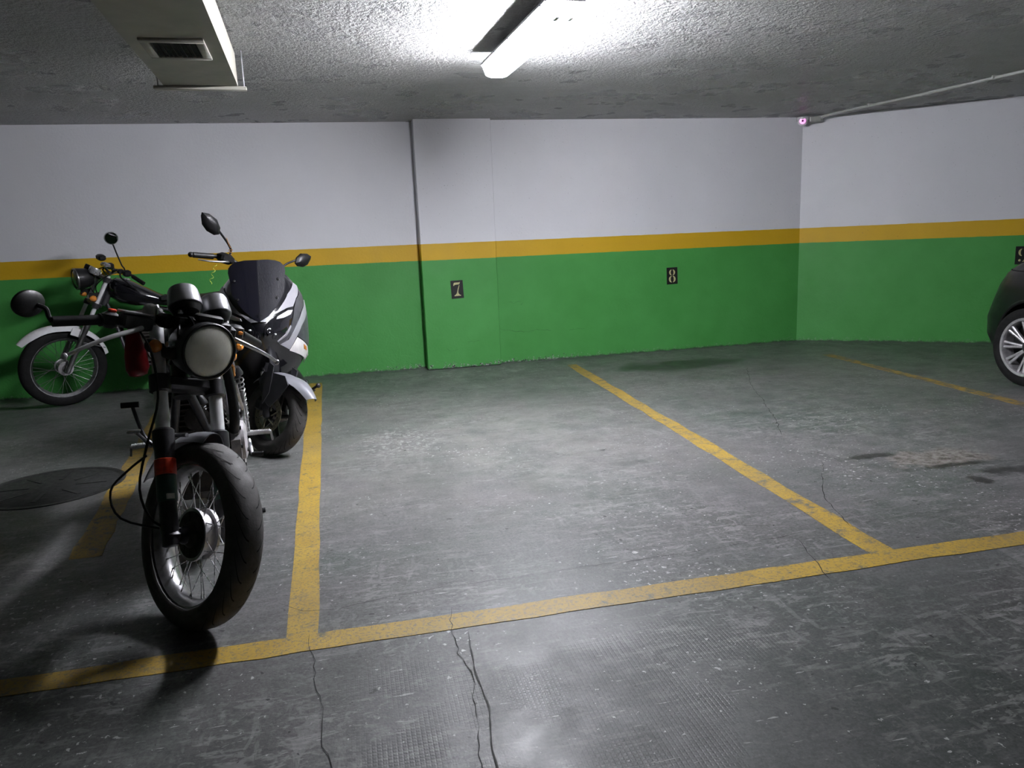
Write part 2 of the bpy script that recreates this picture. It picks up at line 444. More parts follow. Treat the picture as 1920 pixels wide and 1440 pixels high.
# hairline cracks in the plaster beside and on the pillar
def wall_crack(pts, wall, yy, wdt=.0014):
    r = random.Random(int(pts[0][0] * 100)); rows = []
    n = 0; path = []
    for a, b_ in zip(pts, pts[1:]):
        for k in range(6): path.append(Vector(a).lerp(Vector(b_), k / 6))
    path.append(Vector(pts[-1]))
    for i, p in enumerate(path):
        h = wdt * r.uniform(.3, 1.0); j = r.uniform(-.006, .006)
        rows.append([(p.x, yy, p.y + j + h), (p.x, yy, p.y + j - h)])
    MB().grid(rows).build('plaster_crack', M_PCRACK, wall)
M_PCRACK = mat('plaster_crack_edge', (.02, .07, .025), .9)
wall_crack([(1.50, .36), (1.66, .33), (1.80, .315), (1.92, .33), (2.05, .31)], wr, YR - .0006)
wall_crack([(1.60, .64), (1.66, .625), (1.74, .64)], wr, YR - .0006, .001)
wall_crack([(1.73, .60), (1.755, .62), (1.765, .68)], wr, YR - .0006, .0018)
wall_crack([(2.25, .30), (2.34, .315), (2.42, .305)], wr, YR - .0006, .001)
wall_crack([(1.14, .27), (1.21, .262), (1.26, .27)], pl, YP - .0006, .001)
wall_crack([(.92, .21), (.96, .175), (1.03, .19)], pl, YP - .0006, .0012)

# ------------------------------------------------------------------ object materials
K_BLACK = mat('black_plastic', (.006, .006, .0065), .45, 0, .3, 30, .15, spec=.3, dust=.02)
K_SATIN = mat('satin_black_metal', (.030, .030, .033), .38, .2, .3, 20, .1, dust=.10)
K_GLOSS = mat('gloss_black_paint', (.006, .006, .008), .16, 0, .2, 8, coat=.6)
K_RUBBER = mat('tyre_rubber', (.060, .057, .055), .68, 0, .2, 12, .2, 140, dust=.2)
K_RUBBER_DARK = mat('dark_tyre_rubber', (.006, .006, .006), .75, 0, .2, 12, .2, 140, spec=.25, dust=.02)
K_CARPAINT = mat('black_car_paint', (.005, .005, .006), .35, 0, .2, 8, spec=.35)
K_SPOKE = mat('dull_spoke_steel', (.22, .22, .22), .4, .9, .2, 30)
K_LENS_DULL = mat('dull_headlight_glass', (.18, .18, .16), .2, .3, .1, 20, coat=.4)
K_GROOVE = mat('tread_groove', (.005, .005, .005), .9)
K_CHROME = mat('chrome', (.66, .66, .67), .26, .72, .12, 18)
K_STEEL = mat('brushed_steel', (.42, .42, .43), .32, 1.0, .2, 25, .1)
K_ALU = mat('cast_aluminium', (.50, .49, .50), .42, .75, .25, 18, .3, 70)
K_CASE = mat('dusty_engine_case', (.46, .44, .45), .5, .35, .25, 22, .3, 60)
K_GREY = mat('grey_paint', (.27, .27, .29), .38, .2, .15, 10, coat=.2, dust=.15)
K_GAUGE = mat('gauge_metal', (.30, .30, .31), .34, .6, .15, 16)
K_SILVER = mat('silver_fairing_paint', (.26, .255, .275), .32, .15, .06, 6, coat=.3)
K_FENDER = mat('silver_mudguard_paint', (.19, .19, .21), .34, .15, .08, 6, coat=.2)
K_TUBE = mat('worn_chrome_tube', (.70, .70, .71), .32, .20, .12, 18)
K_MIDGREY = mat('worn_grey_metal', (.085, .085, .09), .42, .3, .25, 20, .15)
K_DGREY = mat('dark_grey_fairing', (.050, .050, .057), .40, .1, .15, 12)
K_AMBER = mat('amber_lens', (.62, .22, .03), .15, 0, .2, 40, coat=.5)
K_RED = mat('red_plastic', (.26, .012, .014), .4, 0, .2, 12)
K_REFL = mat('red_reflector', (.55, .05, .02), .3, 0, .2, 60)
K_GREENSTK = mat('green_sticker', (.02, .06, .045), .4)
K_WHITE = mat('white_plastic', (.66, .66, .67), .25, 0, .06, 8, coat=.4)
K_PALE = mat('pale_sticker', (.55, .55, .5), .5)
K_BROWN = mat('dirty_engine_metal', (.05, .044, .038), .6, .4, .4, 24, .3, 50)
K_SEAT = mat('seat_vinyl', (.014, .014, .015), .5, 0, .2, 20, .3, 120)
K_YELLOW = mat('yellow_plastic', (.60, .42, .04), .4)
K_CORD = mat('yellow_green_cord', (.50, .60, .06), .5)
K_STRAW = mat('orange_tie', (.55, .24, .05), .6)
K_DISC = mat('brake_disc_steel', (.17, .16, .11), .40, .35, .3, 30)
K_TAIL = mat('tail_lamp_red', (.35, .01, .01), .15, 0, .1, 30, coat=.5)
K_MIRROR = mat('mirror_glass', (.75, .76, .76), .03, 1.0, .02, 4)
K_BEIGE = mat('duct_enamel', (.34, .33, .28), .42, 0, .08, 5, .05)
K_GRILLE = mat('grille_enamel', (.33, .32, .28), .5, .1, .1, 20)
K_VOID = mat('duct_inside', (.01, .01, .01), .9)
K_LHOUSE = mat('lamp_housing_grey', (.42, .42, .45), .4, 0, .06, 10)
K_CONDUIT = mat('pvc_conduit', (.42, .43, .40), .45, 0, .08, 12)
K_DIGIT = mat('stencil_ivory', (.55, .52, .26), .55, 0, .2, 60)
K_PLATE = mat('number_plate_black', (.012, .013, .012), .4, 0, .2, 30)
K_BLUE = mat('dark_hub_cap', (.008, .008, .016), .5)

def lens_mat(name, col, ribs, rough=.2, metal=.55):
    b = NB(name)
    x, y, z = b.sep(b.co)
    r = b.ma('SINE', b.ma('MULTIPLY', y, ribs))
    nrm = b.bump(r, .25, .004)
    nrm = b.bump(b.noise(60, 3), .25, .004, nrm)
    c = b.mix(b.rng(b.noise(18, 4), .3, .7), tuple(k * .82 for k in col), col)
    return b.set(Base_Color=c, Roughness=rough, Metallic=metal, Normal=nrm, Coat_Weight=.6)
K_LENS = lens_mat('ribbed_headlight_glass', (.93, .93, .82), 1500, .30, .0)
K_CLEAR = lens_mat('clear_lamp_lens', (.80, .76, .75), 900, .2, .1)
K_DRL = mat('daylight_strip', (.80, .80, .82), .15, .4, .05, 50, coat=.5)

def glass_mat(name, col, rough=.04):
    b = NB(name)
    c = b.mix(b.rng(b.noise(4, 3), .3, .7), tuple(k * .8 for k in col), col)
    return b.set(Base_Color=c, Roughness=rough, Coat_Weight=.8, Specular_IOR_Level=.6)
K_SMOKE = glass_mat('smoked_screen', (.006, .006, .010), .10)
K_CARGLASS = glass_mat('dark_car_glass', (.010, .012, .013))
K_BLKGLASS = glass_mat('black_lamp_glass', (.008, .008, .010))

def emit_mat(name, col, strength):
    b = NB(name)
    v = b.mix(b.rng(b.noise(8, 2), .3, .7), tuple(k * .97 for k in col), col)
    b.set(Base_Color=(.8, .8, .8), Roughness=.4, Emission_Color=v, Emission_Strength=strength)
    return b.m
def lamp_mat():
    # prismatic cover of a twin-tube batten: the tubes stand near the long sides, so those glow more than the flat underside
    b = NB('lit_diffuser')
    nz = b.sep(b.n('ShaderNodeNewGeometry').outputs['Normal'])[2]
    side = b.rng(b.ma('ABSOLUTE', nz), .45, .95, LAMP_POWER * 1.9, LAMP_POWER * .72)
    v = b.mix(b.rng(b.noise(8, 2), .3, .7), (.90, .91, 1.0), (.93, .93, 1.0))
    return b.set(Base_Color=(.8, .8, .8), Roughness=.4, Emission_Color=v, Emission_Strength=side)
K_LAMP = lamp_mat()
K_ENDCAP = emit_mat('faintly_lit_end_cap', (.93, .93, 1.0), LAMP_POWER * .9)
K_IR = emit_mat('infrared_leds', (1.0, .22, .80), 1.0)

# ------------------------------------------------------------------ luminaires
def luminaire(x, y0, y1, label, glow, cat='ceiling light'):
    """weatherproof twin-tube batten running along y, hung just under the ceiling"""
    yc = (y0 + y1) / 2; L = y1 - y0
    root = empty('ceiling_lamp', (x, yc, CEIL - .028)); tag(root, label, cat)
    def prof(ws, ends=((-L / 2, .90), (-L / 2 + .02, 1.0), (L / 2 - .02, 1.0), (L / 2, .90))):  # cross-section rings along y
        rings = []
        for y, k in ends:
            rings.append([Vector((a * k, y, z)) for a, z in ws])
        return rings
    MB().loft(prof([(-.104, -.060), (-.104, -.048), (-.078, -.022), (.078, -.022), (.104, -.048), (.104, -.060)])).build('housing', K_LHOUSE, root)
    ds = [(-.094, -.0605), (-.072, -.116), (-.060, -.122), (-.040, -.126), (.040, -.126), (.060, -.122), (.072, -.116), (.094, -.0605)]
    d = MB().loft(prof(ds, ((-L / 2 + .03, 1.0), (L / 2 - .03, 1.0)))).build('diffuser', glow, root)
    for s in (-1, 1):
        cap = [(a * .998, z * .999) for a, z in ds]
        MB().loft(prof(cap, ((s * (L / 2 - .0305), 1.0), (s * (L / 2 - .008), .99), (s * L / 2, .90)))).build('end_cap', K_ENDCAP, root)
    for s in (-1, 1):
        for k in range(5):
            yy = -L / 2 + .08 + k * (L - .16) / 4
            MB().rbox((s * .101, yy, -.064), (.012, .020, .014), .003).build('clip', K_LHOUSE, root)
    for s in (-1, 1):
        MB().rbox((s * .036, -L / 2 + .050, -.1265), (.02, .06, .005), .002).build('tube_holder', K_LHOUSE, d)
        MB().cyl((s * .03, -L / 4 * s, -.03), (s * .03, -L / 4 * s, .045), .008).build('mounting_stud', K_STEEL, root)
    return root
lamp = luminaire(1.07, 3.61, 4.93, 'bright twin tube lamp on the ceiling above the empty bay', K_LAMP)
lamp.rotation_euler.z = radians(3.4)
MB().tube([(0, -.64, -.042), (.0, -.74, -.036), (0, -.95, .006), (0, -2.5, .006), (0, -5.0, .006)], .011, 10, 4).build('conduit', K_CONDUIT, lamp)

# ------------------------------------------------------------------ ventilation duct
def duct():
    yE, yS, zb = 4.97, -3.5, 2.24
    root = empty('ventilation_duct', (-.76, yE, zb)); tag(root, 'beige sheet metal ventilation duct with a grille under the ceiling', 'air duct')
    o = root.location
    xr = lambda y: -.556 + .050 * (yE - y)
    def P(x, y, z): return Vector((x, y, z)) - Vector(o)
    b = MB(); zt = CEIL - .012
    rings = []
    for y in (yS, yE):
        r = xr(y); l = r - .415
        rings.append([P(l, y, zb), P(r, y, zb), P(r, y, zt), P(l, y, zt)])
    b.loft(rings).build('duct_body', K_BEIGE, root)
    ex = Vector((1, 0, 0)); ang = Matrix.Rotation(atan2(.050, 1), 3, 'Z')
    # supporting bar under the end and its threaded rods
    MB().rbox(P(-.768, yE + .0, zb - .012), (.52, .045, .022), .003, ang).build('support_bar', K_BEIGE, root)
    for x in (-1.005, -.520):
        MB().cyl(P(x, yE - .005, zb - .02), P(x, yE - .005, CEIL + .02), .0045, n=8).build('threaded_rod', K_STEEL, root)
    # grille: raised frame, dark opening, blades
    cx, cy = xr(4.09) - .21, 4.09; W, Lg = .285, .36
    fr = MB()
    for (dx, dy, sx, sy) in ((0, -Lg / 2 + .02, W, .04), (0, Lg / 2 - .02, W, .04), (-W / 2 + .02, 0, .04, Lg - .08), (W / 2 - .02, 0, .04, Lg - .08)):
        fr.rbox(P(cx, cy, zb - .006) + ang @ Vector((dx, dy, 0)), (sx, sy, .016), .003, ang)
    g = fr.build('grille_frame', K_GRILLE, root)
    MB().box(P(cx, cy, zb - .0015), (W - .05, Lg - .05, .003), ang).build('grille_opening', K_VOID, g)
    for k in range(10):
        MB().box(P(cx, cy, zb - .007) + ang @ Vector((-W / 2 + .05 + k * (W - .1) / 9, 0, 0)), (.0025, Lg - .08, .011), ang).build('grille_blade', K_VOID if k % 2 else M_IRON, g)
    for k in (.0, .62):
        y = yE - 1.9 - k * 3
        MB().box(P(xr(y) - .2075, y, zb + .09), (.421, .012, .19), ang).build('seam_band', K_BEIGE, root)
duct()

# ------------------------------------------------------------------ dome camera and conduit on the ceiling
def dome():
    c = Vector((4.855, 7.40, 2.375))
    root = empty('security_camera', c); tag(root, 'small dome security camera with pink glowing lens in the ceiling corner', 'security camera')
    MB().lathe((0, 0, .012), (0, 0, 1), [(0, .062), (.012, .066), (.03, .066), (.04, .05)], 24).build('housing', K_WHITE, root)
    MB().ball((0, 0, .012), .056, 20, 8, None, -90, 0).build('dome', K_WHITE, root)
    dr = Vector((-4.8, -7.3, -1.15)).normalized(); a, u, v = MB.frame(dr)
    ring = MB()
    ring.lathe(dr * .050 + Vector((0, 0, .008)), dr, [(0, .034), (.010, .030), (.011, .013), (0, .012)], 24, closed=True)
    ring.build('led_ring', K_IR, root)
    MB().cyl(dr * .045 + Vector((0, 0, .008)), dr * .063 + Vector((0, 0, .008)), .0115, .009, 16).build('lens', mat('camera_lens', (.10, .01, .09), .15), root)
    MB().rbox((.115, -.02, .018), (.13, .07, .06), .008).build('junction_box', K_CONDUIT, root)
    MB().rbox((.20, -.02, .006), (.05, .04, .035), .006).build('cable_gland', K_CONDUIT, root)
dome()
pb = MB().tube([(5.03, 7.33, 2.395), (5.06, 7.20, 2.418), (5.245, 6.343, 2.420), (5.42, 5.255, 2.420), (5.62, 4.0, 2.42), (5.95, 2.0, 2.42)], .013, 12, 3)
for p in ((5.16, 6.75), (5.38, 5.5)):
    pb.box((p[0], p[1], 2.428), (.045, .02, .03), Matrix.Rotation(-.16, 3, 'Z'))
tag(pb.build('ceiling_conduit', K_CONDUIT), 'thin pale conduit running along the ceiling from the security camera', 'pipe')

# ------------------------------------------------------------------ bay number plates
def crescent(cx, cy, rx, ry, ri, a0, a1, n=10):
    out = [(cx + rx * cos(radians(a0 + (a1 - a0) * i / n)), cy + ry * sin(radians(a0 + (a1 - a0) * i / n))) for i in range(n + 1)]
    inn = [(cx + rx * ri * cos(radians(a1 + (a0 - a1) * i / n)), cy + ry * .86 * sin(radians(a1 + (a0 - a1) * i / n))) for i in range(n + 1)]
    return out + inn
DIG = {
    '7': [[(-.036, .040), (-.034, .056), (-.029, .066), (-.018, .069), (.018, .069), (.030, .072), (.033, .072), (.030, .058), (.022, .049), (-.018, .047), (-.026, .044), (-.030, .036)],
          [(.021, .042), (.026, .038), (.012, -.004), (.009, -.026), (.012, -.042), (.024, -.056), (.034, -.058), (.034, -.066), (-.032, -.066), (-.032, -.060), (-.020, -.053), (-.008, -.040), (.000, -.016), (.010, .014)]],
    '8': [crescent(-.003, .036, .031, .032, .42, 100, 260), crescent(.003, .036, .031, .032, .42, -80, 80),
          crescent(-.003, -.036, .036, .036, .42, 100, 260), crescent(.003, -.036, .036, .036, .42, -80, 80)],
    '9': [crescent(-.003, .030, .034, .038, .42, 100, 260), crescent(.003, .020, .034, .048, .42, -40, 80),
          crescent(.000, -.020, .036, .046, .50, -85, 20), [(-.036, -.046), (-.022, -.036), (-.012, -.046), (-.016, -.060), (-.030, -.060)]]}
def plate(d, c, ex, label, tilt=0.0):
    ex = Vector(ex).normalized(); ey = Vector((0, 0, 1)); n = ex.cross(ey)      # n points into the room
    R = Matrix.Rotation(tilt, 3, n); ex, ey = R @ ex, R @ ey
    root = empty('number_plate', c); tag(root, label, 'sign', 'bay number plates')
    MB().prism([(-.062, -.09), (.062, -.09), (.062, .09), (-.062, .09)], (0, 0, 0), ex, ey, .004).build('plate', K_PLATE, root)
    g = MB()
    for poly in DIG[d]: g.prism(poly, n * .004, ex, ey, .0012)
    g.build('digit', K_DIGIT, root, label='ivory stencilled digit ' + d)
plate('7', (1.06, YP, .802), (1, 0, 0), 'black plate with stencilled number 7 on the pillar', .03)
plate('8', (3.423, YR, .815), (1, 0, 0), 'black plate with stencilled number 8 on the back wall', .02)
pc = RC + RD * 2.11 + Vector((0, 0, .90))
plate('9', pc, RD, 'black plate with stencilled number 9 on the angled wall above the car', 0)

# ------------------------------------------------------------------ two-wheeler helpers (local frame: +x forward, +y left, +z up, origin at the front contact)
def steer_fn(rake, r, ang):
    ax = Vector((-sin(rake), 0, cos(rake))); o = Vector((-.05 / cos(rake), 0, r)); R = Matrix.Rotation(ang, 3, ax)
    return ax, (lambda p: o + R @ (Vector(p) - o))

def tyre_mesh(c, r, ri, tw, T=None, n=56):
    prof = []
    h = tw / 2; m = 11
    for i in range(m + 1):
        t = pi * i / m                     # from left bead over the crown to the right bead
        y = cos(t); k = sin(t)
        prof.append((h * (abs(y) ** .8) * (1 if y > 0 else -1), ri + .006 + (r - ri - .006) * (k ** .62)))
    prof += [(-h * .80, ri - .006), (-h * .45, ri - .004), (h * .45, ri - .004), (h * .80, ri - .006)]
    return MB(T).lathe(c, (0, 1, 0), prof, n, closed=True)

def tread(c, r, ri, tw, T, pitch, curve, seed=0):
    """curved grooves across the tread, thin strips lying on the rubber"""
    c = Vector(c); b = MB(T); h = tw / 2
    def surf(s, a):    # s in [-1,1] across, a angle
        t = pi * (1 - s) / 2; y = cos(t); k = sin(t)
        yy = h * (abs(y) ** .8) * (1 if y > 0 else -1); rr = ri + .006 + (r - ri - .006) * (max(k, 1e-4) ** .62) + .0008
        return c + Vector((rr * cos(a), yy, rr * sin(a)))
    n = int(2 * pi / pitch)
    for i in range(n):
        a0 = 2 * pi * i / n
        for sgn in (-1, 1):
            pa, pb = [], []
            for k in range(7):
                s = .12 + .50 * k / 6; a = a0 + (pitch / 2 if sgn > 0 else 0) + curve * (k / 6) ** 1.6
                w = .0032 / r * (1 - .6 * abs(k / 6 - .4))
                pa.append(surf(sgn * s, a - w)); pb.append(surf(sgn * s, a + w))
            b.grid([pa, pb])
    return b

def spoked_wheel(root, name, c, r, ri, tw, rimw, hub_r, hub_w, T, rim_mat, hub_mat, nsp=36, spoke_r=.0016, pitch=.2, drum=None, groove=True, rubber=None, spk=None):
    c = Vector(c)
    w = tyre_mesh(c, r, ri, tw, T).build(name, rubber or K_RUBBER, root, 50)
    if groove: tread(c, r, ri, tw, T, pitch, .30).build('tread_groove', K_GROOVE, w)
    h = rimw / 2
    MB(T).lathe(c, (0, 1, 0), [(-h, ri + .004), (-h, ri - .012), (-h * .7, ri - .020), (-h * .35, ri - .030), (h * .35, ri - .030), (h * .7, ri - .020), (h, ri - .012), (h, ri + .004), (h * .8, ri + .004), (h * .5, ri - .010), (-h * .5, ri - .010), (-h * .8, ri + .004)], 56, closed=True).build('rim', rim_mat, w)
    hb = MB(T).lathe(c, (0, 1, 0), [(-hub_w / 2, hub_r * .3), (-hub_w / 2, hub_r), (-hub_w / 2 + .010, hub_r), (-hub_w / 2 + .012, hub_r * .86), (hub_w / 2 - .012, hub_r * .80), (hub_w / 2 - .010, hub_r * .95), (hub_w / 2, hub_r * .95), (hub_w / 2, hub_r * .3)], 36).build('hub', hub_mat, w)
    if drum:
        s, dr, dm = drum        # recessed brake plate with ribs on one side
        b = MB(T); y = s * hub_w / 2
        b.lathe(c + Vector((0, y, 0)), (0, s, 0), [(-.004, dr), (.004, dr * .98), (.006, dr * .55), (.018, dr * .42), (.030, dr * .30), (.034, dr * .1)], 32)
        for k in range(10):
            a = 2 * pi * k / 10; b.box(c + Vector((dr * .75 * cos(a), y + s * .005, dr * .75 * sin(a))), (dr * .35, .006, .004), Matrix.Rotation(-a, 3, 'Y'))
        b.build('brake_plate', dm, w)
    for k in range(nsp):
        side = 1 if k % 2 else -1; a = 2 * pi * k / nsp; d = (1 if (k // 2) % 2 else -1) * .42
        p = c + Vector((hub_r * .93 * cos(a + d), side * (hub_w / 2 - .006), hub_r * .93 * sin(a + d)))
        q = c + Vector(((ri - .027) * cos(a), side * .006, (ri - .027) * sin(a)))
        m = MB(T).cyl(p, q, spoke_r, n=5); u = (q - p).normalized(); m.cyl(q - u * .018, q, spoke_r * 1.8, n=5)
        m.build('spoke', spk or K_CHROME, w)
    return w

def shell(c, r, half, a0, a1, n, T, drop=.35, thick=.003, taper=None):
    """mudguard: arc about the axle with a domed cross-section"""
    rows = []; c = Vector(c)
    for i in range(n + 1):
        t = i / n; a = radians(a0 + (a1 - a0) * t); row = []
        hw = half * (taper(t) if taper else 1.0); rr = r(t) if callable(r) else r
        for j in range(9):
            s = -1 + 2 * j / 8; k = rr - half * drop * abs(s) ** 2.6
            row.append(c + Vector((k * cos(a), hw * s, k * sin(a))))
        rows.append(row)
    return MB(T).grid(rows, thick)

def bullet(c, d, l, r, T):
    return MB(T).lathe(c, d, [(0, r * .45), (l * .12, r * .8), (l * .4, r), (l * .75, r * .8), (l * .95, r * .35), (l, r * .05)], 14)

def spring_shock(root, p0, p1, T=None, r=.027):
    p0, p1 = Vector(p0), Vector(p1); d = (p1 - p0); L = d.length; d.normalize(); a, u, v = MB.frame(d)
    s = MB(T).cyl(p0, p1, .011); s.cyl(p0, p0 + d * L * .22, .022, .02); s.lathe(p1, -d, [(0, .016), (.03, .03), (.04, .03), (.045, .012)], 14)
    s = s.build('shock_absorber', K_SATIN, root)
    pts = [p0 + d * (L * .18 + L * .68 * k / 90) + (u * cos(k * .62) + v * sin(k * .62)) * r for k in range(91)]
    MB(T).tube(pts, .0042, 6, 1).build('spring', K_SPOKE, s)

# ------------------------------------------------------------------ front motorcycle (naked, round headlight, clip-on bars)
def motorcycle_front():
    head, steer, rake, r = .108, .631, .462, .317
    root = empty('motorcycle', (-.597, 2.565, 0), head - pi / 2)
    tag(root, 'black naked motorcycle with round headlight nearest the camera', 'motorcycle', 'parked two wheelers')
    ax, T = steer_fn(rake, r, steer)
    A = Vector((0, 0, r))
    leg = lambda t, s=0: A + ax * t + Vector((0, s * .103, 0))
    spoked_wheel(root, 'front_wheel', A, r, .247, .118, .078, .090, .058, T, K_STEEL, K_ALU, 36, .0017, .21, drum=(-1, .080, K_BROWN))
    MB(T).lathe(A + Vector((0, -.045, 0)), (0, -1, 0), [(-.01, .032), (.015, .030), (.030, .018), (.034, .004)], 18).build('axle_cap', K_BLUE, root)
    for s in (-1, 1):
        st = MB(T).cyl(leg(.30, s), leg(.80, s), .0235, n=20).build('fork_tube', K_TUBE, root)
        MB(T).lathe(leg(.795, s), ax, [(0, .026), (.012, .026), (.018, .016), (.03, .014)], 16).build('fork_cap', K_SATIN, st)
        sl = MB(T).lathe(leg(-.035, s), ax, [(0, .018), (.004, .026), (.06, .030), (.10, .029), (.33, .0325), (.345, .036), (.395, .036), (.402, .030), (.402, .0236)], 20).build('fork_slider', K_SATIN, root)
        MB(T).lathe(leg(.205, s), ax, [(0, .0335), (.002, .0348), (.053, .0352), (.055, .0335)], 20).build('reflector', K_REFL, sl)
        MB(T).lathe(leg(.115, s), ax, [(0, .0325), (.001, .0328), (.085, .0332), (.086, .0325)], 20).build('green_sleeve', K_GREENSTK, sl)
        if s < 0:
            MB(T).box(leg(.135, s) + Vector((.031, -.006, .008)), (.006, .026, .018), Matrix.Rotation(-rake, 3, 'Y')).build('sticker', K_PALE, sl)
        MB(T).rbox(leg(.0, s) + Vector((0, -s * .005, 0)), (.055, .04, .045), .008).build('axle_clamp', K_SATIN, sl)
    # yokes
    def yoke(t, th, name):
        b = MB(T); Rk = Matrix.Rotation(-rake, 3, 'Y')
        b.rbox(leg(t) + Vector((-.02, 0, 0)), (.075, .19, th * .9), .01, Rk)
        for s in (-1, 1): b.lathe(leg(t, s) - ax * th * .62, ax, [(0, .030), (.004, .036), (th * 1.2, .036), (th * 1.24, .030)], 18)
        return b.build(name, K_SATIN, root)
    yoke(.530, .050, 'lower_yoke'); yoke(.770, .034, 'upper_yoke')
    MB(T).cyl(leg(.53) + Vector((-.055, 0, 0)), leg(.77) + Vector((-.055, 0, 0)), .03, n=16).build('steering_stem', K_SATIN, root)
    # short mudguard with stay
    fd = shell(A, .350, .072, 92, 160, 14, T, .5, .003, lambda t: .55 + .45 * min(1, t * 3.2)).build('mudguard', K_GREY, root)
    for s in (-1, 1):
        MB(T).tube([leg(.345, s) + Vector((.0, -s * .02, 0)), leg(.345, s) + Vector((.01, -s * .034, .004)), A + Vector((-.09, s * .055, .325))], .008, 8).build('mudguard_stay', K_STEEL, fd)
    # headlight
    hc = leg(.694) + Vector((.13, 0, -.004)); hd = Vector((1, 0, -.03)).normalized()
    hb = MB(T).lathe(hc, hd, [(-.135, .02), (-.128, .048), (-.105, .076), (-.06, .094), (0, .101), (.028, .102), (.040, .100), (.042, .094)], 40).build('headlight', K_SATIN, root)
    MB(T).lathe(hc + hd * .038, hd, [(0, .101), (.006, .1015), (.010, .098), (.010, .0915), (.0, .0915)], 40, closed=True).build('headlight_rim', K_BLACK, hb)
    MB(T).lathe(hc + hd * .040, hd, [(0, .0915), (.004, .0905), (.010, .075), (.014, .05), (.017, .02), (.0175, .001)], 40).build('headlight_lens', K_LENS, hb, 60)
    for s in (-1, 1):
        br = MB(T).rbox(leg(.66, s) + Vector((.055, -s * .004, -.002)), (.13, .010, .045), .004).build('headlight_bracket', K_SATIN, hb)
        MB(T).cyl(hc + Vector((-.02, s * .092, .0)), hc + Vector((-.02, s * .122, 0)), .011, n=10).build('bracket_bolt', K_CHROME, hb)
        # indicators
        p = leg(.672, s) + Vector((.040, s * .0, .006))
        stl = MB(T).cyl(p, p + Vector((0, s * .03, 0)), .008).build('indicator', K_BLACK, root)
        q = p + Vector((-.005, s * .040, -.004))
        bullet(q + Vector((-.012, 0, 0)), (1, 0, 0), .040, .026, T).build('indicator_body', K_BLACK, stl)
        bullet(q + Vector((.012, 0, 0)), (1, 0, 0), .042, .0235, T).build('indicator_lens', K_AMBER, stl)
    # pair of clocks
    gd = Vector((-.58, 0, .81)).normalized()
    for s, dz, k in ((-1, .006, 1.06), (1, -.004, 1.0)):
        gc = Vector((-.235, s * .060, 1.062 + dz))
        g = MB(T).lathe(gc, gd, [(0, .022), (.001, .048 * k), (.004, .0535 * k), (.012, .0545 * k), (.040, .0515 * k), (.064, .048 * k), (.074, .044 * k), (.078, .037 * k), (.075, .035 * k)], 36).build('gauge', K_GAUGE, root)
        MB(T).lathe(gc + gd * .072, gd, [(0, .036 * k), (.003, .036 * k)], 32).build('gauge_face', K_BLKGLASS, g)
        MB(T).lathe(gc, -gd, [(-.002, .050 * k), (.004, .048 * k), (.022, .040 * k), (.034, .018)], 28).build('gauge_cup', K_BLACK, g)
        for q in (-1, 1):
            MB(T).lathe(gc - gd * .014 + Vector((.012, q * .028, 0)), -gd, [(0, .010), (.012, .010), (.016, .006)], 10).build('gauge_stud', K_CHROME, g)
        MB(T).tube([gc - gd * .03, gc - gd * .075 + Vector((.03, 0, 0)), leg(.60) + Vector((.03, s * .03, 0))], .006, 8).build('gauge_cable', K_BLACK, g)
    cl = MB(T)
    cl.rbox(Vector((-.215, 0, 1.022)), (.05, .21, .045), .012); cl.rbox(Vector((-.175, .0, 1.045)), (.03, .10, .030), .008)
    cl.rbox(Vector((-.25, -.115, 1.012)), (.06, .05, .05), .012); cl.rbox(Vector((-.25, .12, 1.005)), (.06, .05, .05), .012)
    cl.build('instrument_bracket', K_BLACK, root)
    for k in range(7):
        y0 = -.09 + k * .03
        MB(T).tube([(-.20, y0, 1.01), (-.17 + .02 * sin(k * 2), y0 * 1.15, .975), (-.22, y0 * .8, .93), (-.30, y0 * .5, .86)], .0055 + .002 * (k % 3), 8).build('wiring', K_BLACK, root)
    # right clip-on: bar, grip, switch, master cylinder, lever, bar-end mirror
    b0 = leg(.752, -1)
    MB(T).tube([b0, (-.345, -.16, .992), (-.35, -.27, .978), (-.362, -.42, .948)], .011, 12).build('handlebar', K_SATIN, root)
    gr = MB(T).tube([(-.349, -.288, .976), (-.362, -.425, .947)], .0175, 16, 1); gr.lathe((-.349, -.288, .976), (.09, -.97, -.2), [(-.004, .022), (.002, .022), (.004, .017)], 16)
    gr.build('grip', K_BLACK, root)
    sw = MB(T).rbox((-.342, -.258, .982), (.052, .048, .058), .012).build('switch_box', K_MIDGREY, root)
    MB(T).rbox((-.335, -.258, 1.015), (.02, .022, .012), .003).build('kill_switch', K_REFL, sw)
    mc = MB(T).rbox((-.290, -.196, .990), (.055, .10, .052), .008).build('brake_reservoir', K_MIDGREY, root)
    MB(T).rbox((-.290, -.200, 1.020), (.058, .104, .010), .003).build('reservoir_lid', K_GAUGE, mc)
    MB(T).lathe((-.292, -.152, .99), (0, 0, 1), [(0, .026), (.045, .026), (.062, .022), (.070, .012), (.072, .002)], 18).build('fork_preload_cap', K_ALU, mc)
    lv = MB(T).tube([(-.262, -.185, .974), (-.235, -.24, .955), (-.225, -.30, .930), (-.228, -.37, .888), (-.236, -.418, .852)], [.009, .0085, .0075, .0065, .006], 10).ball((-.236, -.420, .851), .011, 10, 6)
    lv.build('brake_lever', K_TUBE, root)
    ms = MB(T).tube([(-.362, -.425, .947), (-.366, -.436, .962), (-.372, -.446, .985), (-.385, -.470, .992)], .0075, 8).build('mirror', K_BLACK, root)
    md = Vector((.80, .45, -.15)).normalized(); e1 = Vector((0, 0, 1)).cross(md).normalized(); e2 = md.cross(e1); mo = Vector((-.388, -.492, .992))
    def oval(d, k): return [mo + md * d + (e1 * .063 * cos(2 * pi * q / 28) + e2 * .045 * sin(2 * pi * q / 28)) * k for q in range(28)]
